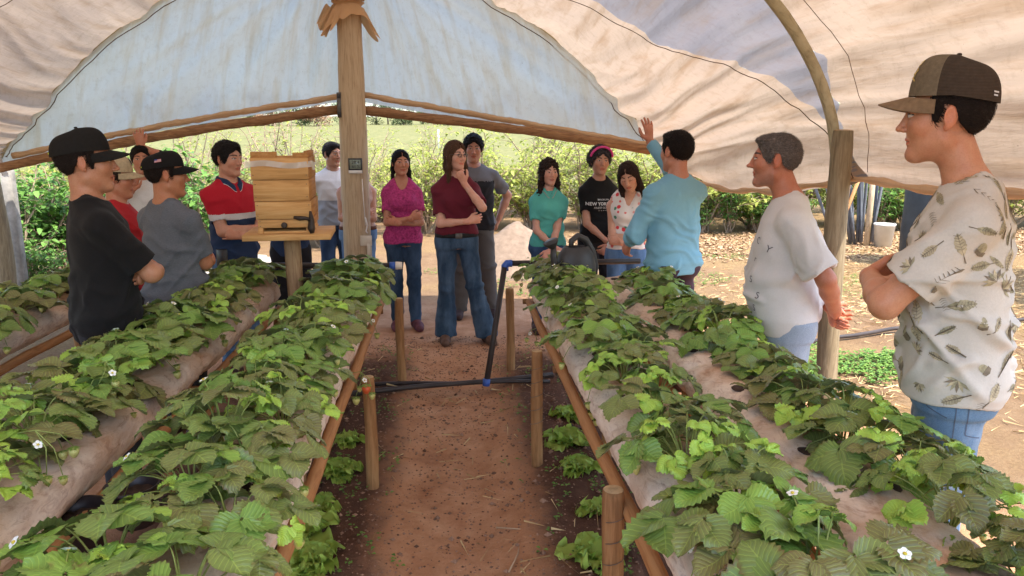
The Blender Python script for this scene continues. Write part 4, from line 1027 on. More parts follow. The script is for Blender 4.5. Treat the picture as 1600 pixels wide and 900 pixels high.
def make_cap(o, I, col1, col2=None, off=(0, 0, 0), tall=1., brimc=None, tilt=0., mesh_back=False, beige=False, brimw=.078):
    """cap in head space: dome of six panels, band, curved brim, button"""
    Mh = I['Mh'] @ Matrix.Translation((off[0], off[1], off[2])) @ Matrix.Rotation(R(tilt), 4, 'X'); m1 = capmat(col1); m2 = capmat(col2 or col1, mesh_back); n, mm = 64, 20; V = []; Fc = []; fmx = []
    for j in range(mm+1):
        t = j/mm; e = t*PI/2
        for i in range(n):
            a = 2*PI*i/n; fr = max(0, math.cos(a+PI/2)); zc = math.sin(e)**.85; rr = max(.012, math.cos(e)**.62 if e < PI/2 else 0)
            seam_ = 1-.012*math.exp(-(((a*3/PI+.5) % 1-.5)/.05)**2)
            rx, ry = .0905*rr*seam_, .112*rr*seam_
            if fr > 0: ry *= 1-.04*t
            zb = .052 if math.sin(a) < 0 else .052-.018*math.sin(a)
            V.append((rx*math.cos(a), .016+ry*math.sin(a)+(.0)*t, zb+(.098*tall+.010*fr*tall*math.sin(e*2))*zc-(.052-zb)*0*(1-t)-.0)); 
    for j in range(mm):
        for i in range(n):
            Fc.append((j*n+i, j*n+(i+1) % n, (j+1)*n+(i+1) % n, (j+1)*n+i)); am = 2*PI*(i+.5)/n; fmx.append(0 if math.sin(am) < -.40 else 1)
    Fc.append(tuple(mm*n+i for i in range(n))); fmx.append(1)
    V = [(Mh @ Vector(v)) for v in V]; c = meshobj('cap', V, Fc, mats=[m1, m2], fm=fmx, parent=o)
    V = []; nu, nv = 30, 12; bm_ = capmat(brimc or col1)
    for side in (0, 1):
        for j in range(nv+1):
            t = j/nv
            for i in range(nu+1):
                s = i/nu*2-1; a = -PI/2+s*1.18; x0, y0 = .091*math.cos(a), .016+.1125*math.sin(a); L = (.074)*math.sqrt(max(0, 1-abs(s)**2.6)); x1 = x0*(brimw/.082); y1 = y0-L
                x = x0+(x1-x0)*t; y = y0+(y1-y0)*t; z = .055-.004-.020*t+.0-.30*x*x/.08*(.35+.65*t)-(.0035 if side else 0); V.append(Mh @ Vector((x, y, z)))
    k = nu+1; top = [(j*k+i, (j+1)*k+i, (j+1)*k+i+1, j*k+i+1) for j in range(nv) for i in range(nu)]; o2 = (nv+1)*k
    bot = [tuple(q+o2 for q in fa[::-1]) for fa in top]; rim = [(nv*k+i, nv*k+i+1, o2+nv*k+i+1, o2+nv*k+i)[::-1] for i in range(nu)]
    meshobj('brim', V, top+bot+rim, bm_, c)
    b = MB(); b.sphere(Mh @ Vector((0, .016, .0535+.098*tall)), .008, 10, 6, (1, 1, .6)); b.build('button', m2, c)
    return c, Mh
_cpm = {}
def capmat(col, meshy=False):
    k = (col, meshy)
    if k in _cpm: return _cpm[k]
    m, nt, b = newmat('cap_fabric'); v = coords(nt); w_ = nd(nt, 'ShaderNodeTexWave'); w_.wave_type = 'BANDS'; w_.bands_direction = 'Z'; w_.inputs['Scale'].default_value = 75 if meshy else 200; w_.inputs['Distortion'].default_value = 1.; nt.links.new(v, w_.inputs[0])
    n = noise(nt, v, 60, 5, .7); c = ramp(nt, n, [(.3, tuple(x*.8 for x in col)), (.7, tuple(x*1.2 for x in col))])
    if meshy: c = mix(nt, mth(nt, 'MULTIPLY', w_.outputs['Fac'], .6), c, tuple(x*.35 for x in col))
    nt.links.new(c, b.inputs['Base Color']); b.inputs['Roughness'].default_value = .9; b.inputs['Specular IOR Level'].default_value = .15
    bump(nt, mix(nt, .5, w_.outputs['Fac'], n), .35 if meshy else .15, .003, b); _cpm[k] = m; return m
def project(I, V2, org, dr, up, lift=.002, bvh=None, back=.25):
    """lay flat shapes on a garment: org in body space, cast along dr"""
    org, dr, up = Vector(org), Vector(dr).normalized(), Vector(up); up = (up-dr*up.dot(dr)).normalized(); rt = dr.cross(up).normalized(); out = []
    for v in V2:
        s = org+rt*v[0]+up*v[1]-dr*back; h = (bvh or I['bvh']).ray_cast(s, dr)
        if h[0] is None: return None
        out.append(h[0]+(h[1] if h[1].dot(dr) < 0 else -h[1])*lift)
    return out
def print_text(I, parent, txt, size, org, dr, up=(0, 0, 1), mat=None, name='lettering', lift=.002, bold=0., bvh=None, rot=0.):
    V, Fc = text_mesh(txt, size, 0, bold); c, s = math.cos(R(rot)), math.sin(R(rot)); V = [(x*c-y*s, x*s+y*c) for x, y, z in V]
    P = project(I, V, org, dr, up, lift, bvh)
    if P: return meshobj(name, P, Fc, mat, parent, smooth=False)
ARMX = dict(  # crossed arms, right over left
 R=dict(w=(.065, -.215, 1.115), pole=(-.8, .1, -1), d=(.8, .28, .22), n=(.2, .9, .0), curl=.35),
 L=dict(w=(-.055, -.185, 1.07), pole=(.8, .1, -1), d=(-.75, .35, .12), n=(-.2, .9, 0), curl=.35))

def dome_pt(a, e, tall=1., lift=0.):
    zc = math.sin(e)**.85; rr = max(.012, math.cos(e)**.62); rx, ry = (.0905+lift)*rr, (.112+lift)*rr; fr = max(0, math.cos(a+PI/2)); t = e/(PI/2)
    if fr > 0: ry *= 1-.04*t
    zb = .052 if math.sin(a) < 0 else .052-.018*math.sin(a)
    return Vector((rx*math.cos(a), .016+ry*math.sin(a), zb+(.098*tall+.010*fr*tall*math.sin(e*2)+lift)*zc))
def cap_patch(o, Mc, shape, a0, e0, mat, name, tall=1., lift=.0025, n=1):
    """shape: polygons in (angle, elevation) offsets laid on the dome"""
    V = []; Fc = []
    for pl in shape:
        cx = sum(p[0] for p in pl)/len(pl); cy_ = sum(p[1] for p in pl)/len(pl); b = len(V); m = len(pl)
        for q in [(cx, cy_)]+list(pl): V.append(Mc @ dome_pt(a0+q[0], max(.02, e0+q[1]), tall, lift))
        Fc += [(b, b+1+k, b+1+(k+1) % m) for k in range(m)]
    return meshobj(name, V, Fc, mat, o, smooth=False)
def disc(cx, cy_, rx, ry, n=16): return [(cx+rx*math.cos(2*PI*k/n), cy_+ry*math.sin(2*PI*k/n)) for k in range(n)]
def bar(x0, y0, x1, y1, w_):
    dx, dy = x1-x0, y1-y0; L = math.hypot(dx, dy); nx_, ny_ = -dy/L*w_, dx/L*w_; return [(x0+nx_, y0+ny_), (x1+nx_, y1+ny_), (x1-nx_, y1-ny_), (x0-nx_, y0-ny_)]
def at(px, Y):
    v = PZ(px, 600, 0); d = ray(px, 450); return (d.x/d.y*Y, Y, 0)
def gx(px, py, Y): return PY(px, py, Y)
# heading: 0 faces the camera; +90 faces +X (to the right in the picture)
K = {}
wl0 = simple('white_thread', (.6, .6, .6), .8, .05)
tee_black = cloth('black_tee', (.010, .0095, .0095), .25)
K['a'] = I = person('young man in plain black tee and black cap, arms crossed, leftmost of the group', (gx(160, 400, 3.5).x, 3.5, 0), 122, 1.73, skin=(.40, .205, .12), quality='near', head=(-12, 2, 0), hs=1.06,
    armR=dict(w=(.05, -.235, 1.12), pole=(-.5, -.7, -1), d=(.8, .55, .2), n=(.2, .9, 0), curl=.5), armL=dict(w=(-.05, -.165, 1.12), pole=(.8, -.1, -1), d=(-.85, .42, .05), n=(-.3, .9, .1), curl=.75), shirt=dict(mat=tee_black, hem=.80, loose=.03, wr=.0045, sleeve=.82, slv=.012), pants=dict(mat=cloth('dark_trousers', (.03, .03, .035))), W=1.02, lean=(0, .0, .02))
build_hair(I['o'], I['Mh'], .0030, (.018, .012, .010), 'short', .0012, .009, capped=True)
c, Mc = make_cap(I['o'], I, (.014, .013, .012), tilt=-5, off=(0, .004, -.004), tall=.95)
neon = simple('neon_thread', (.50, .62, .04), .8, .1); cap_patch(c, Mc, [bar(-.16, 0, .16, .02, .014), bar(-.1, .06, .12, .09, .012), bar(-.06, -.06, .0, .1, .012)], -PI/2-.0, .5, neon, 'embroidery', .95); cap_patch(c, Mc, [bar(-.09, 0, .09, 0, .03)], PI/2+.25, .12, neon, 'back_tag', .95)
K['b'] = I = person('boy in heather grey tee and black cap with small flag patch on its side', (gx(272, 400, 4.35).x, 4.35, 0), 146, 1.62, skin=(.42, .20, .11), quality='mid', head=(-32, 4, 0), hs=1.02, W=1.05,
    armR=ARMX['R'], armL=dict(ARMX['L'], w=(-.03, -.22, 1.10)), shirt=dict(mat=cloth('heather_grey_tee', (.125, .135, .155), .35, (1, 1, 6), 90), hem=.80, loose=.03, wr=.005, sleeve=.78, slv=.008, seed=4), pants=dict(mat=cloth('dark_trousers', (.03, .03, .035))))
build_hair(I['o'], I['Mh'], .0036, (.022, .014, .012), 'short', .001, .005, capped=True)
c, Mc = make_cap(I['o'], I, (.012, .011, .011), tilt=-5, off=(0, .004, -.002), tall=.85)
for sg in (0, PI):      # flag patch: seen on the right side of the cap
    if sg == 0: continue
    cap_patch(c, Mc, [bar(-.16, y, .16, y, .014) for y in (-.10, -.044, .012, .068)], -.30+PI*0+sg-.25+.3, .42, simple('flag_red', (.5, .06, .07), .8, .1), 'flag_patch', .85); cap_patch(c, Mc, [bar(-.16, y, .16, y, .014) for y in (-.072, -.016, .04)], -.30+sg-.25+.3, .42, wl0, 'flag_white', .85); cap_patch(c, Mc, [bar(-.16, .055, -.02, .055, .045)], -.25+sg, .42, simple('flag_blue', (.04, .07, .3), .8, .1), 'flag_canton', .85, .0035)
cap_patch(c, Mc, [bar(-.06, 0, .06, 0, .03)], PI/2+.3, .15, neon, 'back_tag', .85)
K['c'] = I = person('boy in red tee and beige cap with round badge, behind the black-shirted youth', (gx(196, 400, 4.95).x, 4.95, 0), 98, 1.56, skin=(.46, .22, .13), quality='mid', head=(0, 8, 0),
    shirt=dict(mat=cloth('red_tee', (.42, .02, .025)), hem=.84, loose=.02, seed=6), pants=dict(mat=cloth('dark_trousers', (.03, .03, .035))))
build_hair(I['o'], I['Mh'], .0038, (.03, .02, .014), 'short', .001, .006, capped=True)
c, Mc = make_cap(I['o'], I, (.42, .33, .20), (.40, .30, .19), tilt=-4, off=(0, .004, .0), tall=1.02, beige=True); cap_patch(c, Mc, [disc(0, 0, .30, .28)], -PI/2+.1, .62, simple('badge_dark', (.05, .05, .045), .8, .2), 'badge', 1.02); cap_patch(c, Mc, [disc(0, 0, .17, .15)], -PI/2+.1, .62, simple('badge_light', (.35, .3, .2), .8, .2), 'badge_centre', 1.02, .004)
hp = gx(238, 236, 6.75); hb = gx(238, 400, 6.75)
K['d'] = I = person('person in white tee reaching up to the log rail, mostly hidden by two boys', (gx(236, 400, 6.62).x, 6.62, 0), 10, 1.62, skin=(.42, .21, .13), quality='far', head=(10, 0, 0),
    armR=dict(w=(-.06, -.25, 1.38), pole=(-1, 0, -.6), d=(.35, -.2, 1), n=(.2, -1, 0), curl=.2), armL=dict(w=(.0, .0, 1.75), pole=(1, -.2, -.2), d=(-.1, .1, 1), n=(0, 1, -.15), side=-1, curl=.35, spread=.12),
    shirt=dict(mat=cloth('white_tee', (.66, .66, .64)), hem=.84, loose=.02), pants=dict(mat=cloth('dark_trousers', (.03, .03, .035))))
build_hair(I['o'], I['Mh'], .0045, (.015, .011, .01), 'short', .0012, .010)
# red and navy polo
red, navy, whitec = cloth('red_knit', (.44, .016, .03)), cloth('navy_knit', (.022, .04, .09)), cloth('white_knit', (.62, .60, .60))
def fm_polo(c, I):
    z = c[:, 2]; out = np.zeros(len(c), int); out[z < 1.235] = 2; out[z < 1.185] = 1; return out
K['e'] = I = person('boy in red, white and navy polo and jeans, arms crossed, beside the wooden hive', (gx(368, 400, 5.7).x, 5.7, 0), 50, 1.66, skin=(.50, .28, .19), quality='mid', head=(12, 4, 0), hs=1.02,
    armR=ARMX['R'], armL=ARMX['L'], shirt=dict(mats=[red, navy, whitec], fm=fm_polo, hem=.86, loose=.016, neck='polo', sleeve=.72, name='polo_shirt'), pants=dict(mat=denim('mid_blue_jeans', (.075, .14, .25), (.16, .25, .38)), top=.96))
build_hair(I['o'], I['Mh'], .0036, (.014, .012, .012), 'short', .0022, .016)
def collar(I, mat, trim, r=.066, h=.040):
    S = I['S']; V = []; n = 40; c = I['neckb']+Vector((0, -.004, .028*S))
    for j, (rr, zz) in enumerate(((r, .0), (r+.003, h*.8), (r+.016, h*.72), (r+.030, -.004), (r+.032, -.008))):
        for i in range(n+1):
            a = -PI/2+.14+(2*PI-.28)*i/n; fr = math.exp(-((min(i, n-i))/3.)**2); V.append((c.x+rr*S*math.cos(a)*1.02, c.y+rr*S*math.sin(a)*1.1-.012*fr, c.z+zz*S-.055*fr*(1 if j > 1 else .75)+.012*math.sin(a)))
    k = n+1; Fc = [(j*k+i, j*k+i+1, (j+1)*k+i+1, (j+1)*k+i) for j in range(4) for i in range(n)]; fm = [0]*(3*n)+[1]*n
    return meshobj('collar', V, Fc, mats=[mat, trim], fm=fm, parent=I['o'])
collar(I, navy, whitec)
MB().box(K['e']['Z'](-.165, -.07, .90), (.05, .07, .13)).build('phone_pouch', M['black'], K['e']['o'])
K['f'] = I = person('person in dark clothes standing behind the wooden hive', (gx(455, 400, 6.4).x, 6.4, 0), 10, 1.50, skin=(.42, .24, .16), quality='far', armR=ARMX['R'], armL=ARMX['L'],
    shirt=dict(mat=navy, hem=.86, sleeve=.7), pants=dict(mat=cloth('black_trousers', (.014, .014, .018)), loose=.02), W=.95)
build_hair(I['o'], I['Mh'], .0045, (.015, .011, .01), 'short', .001, .01)
wg = cloth('white_knit', (.62, .60, .60)); pg = cloth('pale_grey_knit', (.30, .32, .36))
K['g'] = I = person('young man in white and grey tee half hidden behind the center post', (gx(527, 400, 7.75).x, 7.75, 0), 20, 1.63, skin=(.40, .22, .14), quality='far', head=(25, 4, 0),
    armR=dict(w=(-.17, .12, .95), pole=(-.6, .5, -1), d=(.3, .3, -1), n=(0, 1, 0)), armL=dict(w=(.17, .12, .95), pole=(.6, .5, -1), d=(-.3, .3, -1), n=(0, 1, 0)),
    shirt=dict(mats=[wg, pg], fm=lambda c, I: (c[:, 2] < 1.16).astype(int), hem=.88), pants=dict(mat=denim('navy_jeans', (.02, .04, .085), (.05, .085, .15)), top=.96))
build_hair(I['o'], I['Mh'], .0045, (.014, .011, .01), 'short', .0012, .010)
def LH(S=1., len_=.30, w=.085, fwd=0., back=.06):      # long straight hair hanging to the shoulders and below
    P = [ell((0, .055, -.06), (.082, .05, .13), .03)]
    for s in (-1, 1): P += [cap((s*.076, -.01, .02), (s*.084, -.02+fwd, -.10), .022, .026, .02), cap((s*.084, -.02+fwd, -.10), (s*(w+.005), -.03+fwd, -len_), .026, .014, .02)]
    P.append(cap((0, back, -.12), (0, back+.02, -len_), .06, .035, .03, fl=((0, 1, 0), 1.6))); return P
K['h'] = I = person('long-haired girl with crossed arms standing behind the center post', (gx(561, 400, 7.3).x, 7.3, 0), 2, 1.55, True, W=1.13, skin=(.46, .26, .17), quality='far', armR=ARMX['R'], armL=ARMX['L'],
    shirt=dict(mat=cloth('peach_top', (.50, .33, .26)), hem=.95, sleeve=0, neck='tank', loose=.004), pants=dict(mat=denim('mid_blue_jeans', (.075, .14, .25), (.16, .25, .38)), top=.99, belt=cloth('brown_belt', (.12, .05, .03))))
build_hair(I['o'], I['Mh'], .0045, (.022, .012, .010), 'long', 0, .010, LH(len_=.38))
magenta = cloth('magenta_lace', (.40, .045, .17), .6, (1, 1, 1), 55)
K['i'] = I = person('smiling girl in magenta patterned blouse with cross necklace, arms crossed', (gx(634, 510, 6.75).x, 6.75, 0), 6, 1.585, True, skin=(.44, .22, .14), quality='far', head=(10, 3, 0), armR=ARMX['R'], armL=ARMX['L'], W=.98,
    shirt=dict(mat=magenta, hem=.86, sleeve=.62, neck='scoop', loose=.012, name='blouse'), pants=dict(mat=denim('dark_jeans', (.022, .045, .085), (.06, .10, .17)), top=.94, loose=.006, flare=.006), shoes=(.12, .04, .05), legs={-1: (-.075, .02, .075), 1: (.10, -.03, .075)})
build_hair(I['o'], I['Mh'], .0045, (.012, .009, .009), 'long', 0, .007, [ell((0, .06, -.04), (.078, .05, .08), .03), cap((-.07, .01, .02), (-.068, .04, -.06), .018, .02, .02), cap((.07, .01, .02), (.075, .03, -.08), .02, .024, .02), cap((.075, .03, -.08), (.092, -.02, -.26), .026, .014, .02), cap((-.068, .04, -.06), (-.085, .03, -.20), .022, .012, .02)])
mb = MB(); c0 = I['Z'](0, -.128, 1.235); mb.box(c0, (.007, .004, .036)); mb.box(c0+Vector((0, -.0005, .006)), (.024, .004, .007)); mb.build('cross_pendant', simple('pendant_white', (.8, .8, .8), .4, .05), I['o'])
MB().tube([I['Z'](-.055, -.02, 1.42), I['Z'](-.035, -.10, 1.33), c0+Vector((0, .004, .02)), I['Z'](.035, -.10, 1.33), I['Z'](.055, -.02, 1.42)], .0016, 5).build('necklace', M['metal'], I['o'])
maroon = cloth('maroon_tee', (.125, .016, .028))
K['j'] = I = person('woman with glasses, maroon tee and flared jeans, hand raised to her chin', (gx(716, 520, 6.28).x, 6.28, 0), 8, 1.665, True, skin=(.58, .34, .25), quality='far', head=(28, 4, 0), W=1.06, hs=1.02,
    armR=dict(w=(.07, -.20, 1.09), pole=(-.8, .1, -1), d=(.85, .2, .12), n=(.1, 1, 0), curl=.35), armL=dict(w=(.045, -.165, 1.405), pole=(.75, -.2, -1), d=(-.35, .05, .7), n=(.1, .6, .5), curl=1.0, side=-1, thumb=.9),
    shirt=dict(mat=maroon, hem=.968, sleeve=.74, neck='vneck', loose=.014, slv=.006), pants=dict(mat=denim('dark_flared_jeans', (.026, .05, .085), (.075, .12, .18)), top=.985, flare=.045, loose=.008, belt=cloth('black_belt', (.02, .018, .018))), shoes=(.10, .05, .03), legs={-1: (-.115, -.02, .075), 1: (.235, -.12, .075), 'k1': (-.02, -.03, 0), 'k-1': (.0, -.02, 0)})
build_hair(I['o'], I['Mh'], .0042, (.10, .05, .028), 'long', 0, .012, LH(len_=.22, w=.085))
def glasses(I):
    Mh = I['Mh']; g = None; mb = MB()
    for s in (-1, 1):
        mb.tube([Mh @ Vector((s*.031+.021*math.cos(t), -.098-.0*abs(math.cos(t)), .012+.014*math.sin(t))) for t in np.linspace(0, 2*PI, 21)], .0025, 6)
        mb.tube([Mh @ Vector((s*.052, -.097, .016)), Mh @ Vector((s*.080, -.07, .016)), Mh @ Vector((s*.084, .01, .012))], .0017, 6)
    mb.tube([Mh @ Vector((-.010, -.10, .014)), Mh @ Vector((0, -.104, .017)), Mh @ Vector((.010, -.10, .014))], .0016, 6)
    return mb.build('glasses', M['metal'], I['o'])
glasses(I)
blk, gry = cloth('black_knit', (.02, .02, .024)), cloth('grey_yoke_knit', (.15, .145, .155))
K['k'] = I = person('young man in grey and black tee and grey trousers behind the maroon-shirted woman', (gx(742, 480, 7.15).x, 7.15, 0), 8, 1.70, skin=(.42, .22, .15), quality='far', head=(-8, 6, 0), W=1.08,
    armR=dict(w=(-.25, .02, .93), pole=(-.3, .6, -.2), d=(.1, -.1, -1), n=(1, 0, 0)), armL=dict(w=(.26, .07, .95), pole=(.6, .4, -.2), d=(-.35, .2, -1), n=(-1, 0, 0), curl=.8),
    shirt=dict(mats=[gry, blk], fm=lambda c, I: ((c[:, 2] < 1.33) & (np.abs(c[:, 0]) < .19)).astype(int), hem=.86, loose=.02), pants=dict(mat=cloth('grey_trousers', (.11, .10, .095)), top=.95, loose=.022, flare=.012), legs={-1: (-.16, .0, .075), 1: (.15, -.03, .075)}, shoes=(.05, .03, .03))
build_hair(I['o'], I['Mh'], .0042, (.014, .012, .013), 'short', .0040, .020)
teal = cloth('teal_knit', (.10, .42, .36))
K['l'] = I = person('curly-haired girl in teal polo with wrists crossed in front', (gx(856, 400, 6.55).x, 6.55, 0), 6, 1.50, True, skin=(.55, .32, .24), quality='far', head=(8, 4, 0), lean=(0, -.02, 0),
    armR=dict(w=(.02, -.20, .90), pole=(-1, .1, -.5), d=(.5, -.1, -.8), n=(.2, 1, 0), curl=.5), armL=dict(w=(-.03, -.235, .87), pole=(1, .1, -.5), d=(-.6, -.1, -.8), n=(-.2, 1, 0), curl=.7),
    shirt=dict(mat=teal, hem=.90, sleeve=.62, neck='polo', loose=.010, name='polo_shirt'), pants=dict(mat=denim('blue_jeans', (.03, .065, .14), (.07, .13, .24)), top=.955, loose=.005))
build_hair(I['o'], I['Mh'], .0045, (.03, .017, .013), 'long', .0065, .016, LH(len_=.26, w=.098, fwd=.01))
collar(I, teal, cloth('coral_trim', (.60, .2, .17)), r=.058, h=.03)
K['m'] = I = person('woman in black lettered tee with pink headband, hands clasped low', (gx(934, 400, 6.45).x, 6.45, 0), 4, 1.605, True, skin=(.40, .22, .15), quality='far', head=(2, 4, 2), W=.98, hs=1.03,
    armR=dict(w=(.03, -.20, .91), pole=(-1, .1, -.4), d=(.7, -.1, -.6), n=(.2, 1, 0), curl=.6), armL=dict(w=(.06, -.235, .87), pole=(1, .1, -.4), d=(-.8, -.1, -.55), n=(-.2, 1, 0), curl=.7),
    shirt=dict(mat=cloth('black_print_tee', (.009, .009, .010)), hem=.88, sleeve=.6, loose=.012), pants=dict(mat=cloth('black_trousers', (.014, .014, .018)), top=.96))
build_hair(I['o'], I['Mh'], .0045, (.045, .040, .045), 'pulled', .0060, .020, [ell((0, .05, .02), (.10, .085, .09), .03)])
mb = MB(); mb.tube([I['Mh'] @ Vector((.101*math.cos(t), -.035-.03*math.sin(t), .035+.098*math.sin(t))) for t in np.linspace(.1, PI-.1, 24)], .010, 8); mb.build('headband', simple('pink_band', (.62, .06, .25), .7, .1), I['o'])
wl = simple('white_print', (.62, .62, .62), .8, .05)
o_ = I['Z'](0, -.1, 1.25)
print_text(I, I['shirt'], 'NEW YORK CITY', .036, o_, (0, 1, 0), mat=wl, bold=.0008, lift=.004); print_text(I, I['shirt'], 'BROOKLYN', .018, o_+Vector((0, 0, .034)), (0, 1, 0), mat=wl, lift=.004)
print_text(I, I['shirt'], 'FINEST GOODS', .022, o_-Vector((0, 0, .032)), (0, 1, 0), mat=wl, lift=.004); print_text(I, I['shirt'], '- - - -', .035, o_-Vector((0, 0, .052)), (0, 1, 0), mat=wl, lift=.004)
def floralmat():
    m, nt, b = newmat('floral_fabric'); v = coords(nt); vo = nd(nt, 'ShaderNodeTexVoronoi'); vo.inputs['Scale'].default_value = 22; nt.links.new(v, vo.inputs['Vector'])
    sp = nd(nt, 'ShaderNodeSeparateColor'); nt.links.new(vo.outputs['Color'], sp.inputs[0])
    pal = ramp(nt, sp.outputs[0], [(.0, (.62, .04, .05)), (.30, (.62, .12, .10)), (.45, (.06, .22, .13)), (.62, (.65, .28, .25)), (.8, (.68, .62, .58))]); pal.node.color_ramp.interpolation = 'CONSTANT'
    d = mth(nt, 'ADD', vo.outputs['Distance'], mth(nt, 'MULTIPLY', noise(nt, v, 60, 3), .35)); c = mix(nt, ramp(nt, d, [(.50, (1, 1, 1)), (.55, (0, 0, 0))]), (.68, .62, .58), pal)
    nt.links.new(c, b.inputs['Base Color']); b.inputs['Roughness'].default_value = .85; return m
K['n'] = I = person('girl in sleeveless floral top looking down, arms crossed', (gx(978, 400, 5.95).x, 5.95, 0), -8, 1.53, True, skin=(.50, .29, .20), quality='far', head=(-14, 26, -12), hoff=(-.01, -.035, -.025), closed=True, lean=(0, -.03, -.08),
    armR=dict(w=(.09, -.205, 1.06), pole=(-.8, .1, -1), d=(.8, .3, .30), n=(.1, 1, 0), curl=.3), armL=dict(w=(-.06, -.17, 1.02), pole=(.8, .1, -1), d=(-.8, .3, .1), n=(-.1, 1, 0), curl=.4),
    shirt=dict(mat=floralmat(), hem=.95, sleeve=0, neck='tank', loose=.012, name='floral_top'), pants=dict(mat=denim('light_blue_jeans', (.06, .12, .23), (.13, .22, .36)), top=.96, loose=.006))
build_hair(I['o'], I['Mh'], .0042, (.030, .015, .012), 'long', 0, .012, LH(len_=.27, w=.095, fwd=.0))
# man in light blue, seen from behind, hand raised
K['o'] = I = person('man in light blue long-sleeved shirt seen from behind, one hand raised', (gx(1050, 400, 4.85).x, 4.85, 0), -158, 1.735, skin=(.46, .22, .14), quality='mid', head=(4, 2, 0), hs=1.08, W=1.0,
    armR=dict(w=tuple(np.array(Matrix.Rotation(R(158), 3, 'Z') @ (gx(1016, 222, 5.25)-Vector((gx(1050, 400, 4.85).x, 4.85, 0))))/1.735*1.75), pole=(-.5, -.2, -1), d=(.1, -.1, 1), n=(.2, -1, 0), curl=.12, spread=.18, thumb=1., side=1),
    armL=dict(w=(.16, -.26, 1.02), pole=(.9, .5, -1), d=(-.1, -.6, -.75), n=(-1, -.1, 0), curl=.45), shirt=dict(mat=cloth('light_blue_jersey', (.20, .40, .50), .06), hem=.83, sleeve=1.95, loose=.026, wr=.005, name='long_sleeved_shirt', seed=9), pants=dict(mat=cloth('plum_trousers', (.065, .035, .045)), top=.91, loose=.0))
build_hair(I['o'], I['Mh'], .0034, (.018, .012, .010), 'short', .0008, .008)
# the older man
offw = cloth('off_white_tee', (.60, .57, .55), .05)
K['p'] = I = person('older grey-haired man in off-white tee, hands clasped behind his back', (gx(1232, 400, 3.35).x, 3.35, 0), -112, 1.735, skin=(.42, .175, .105), quality='near', head=(-3, 2, 0), hs=1.0, W=1.02, belly=.055, hoff=(0, -.03, 0), lean=(0, .0, -.05), age=1, nose=1.03,
    armR=dict(w=(-.06, .20, .95), pole=(-1, .5, -.3), d=(.8, .15, -.45), n=(0, 1, 0), curl=.5), armL=dict(w=(.07, .215, .955), pole=(1, .45, -.4), d=(-.85, .12, -.35), n=(0, 1, 0), curl=.8), stub=(.30, .22, .19),
    shirt=dict(mat=offw, hem=.82, sleeve=.86, loose=.022, slv=.022, wr=.0055, seed=12, neck='crew'), pants=dict(mat=denim('pale_blue_shorts', (.28, .34, .42), (.4, .45, .52)), top=.92, loose=.03, name='shorts'))
build_hair(I['o'], I['Mh'], .0028, (.15, .122, .108), 'short', .0010, .006)
dk = simple('faded_print', (.12, .11, .12), .9, .2)
for txt, x, z, rt in (('C', -.03, 1.275, -20), ('Y', .05, 1.245, -20), ('S', -.02, 1.10, 0), ('S', .02, 1.03, 0), ('S', -.015, .965, 0), ('r', -.035, 1.19, -10)):
    print_text(I, I['shirt'], txt, .044, I['Z'](.08, -.05+x*.0, z)+Vector((x*.6, x*.8, 0)), (-.62, .78, 0), mat=dk, rot=rt, lift=.0025)
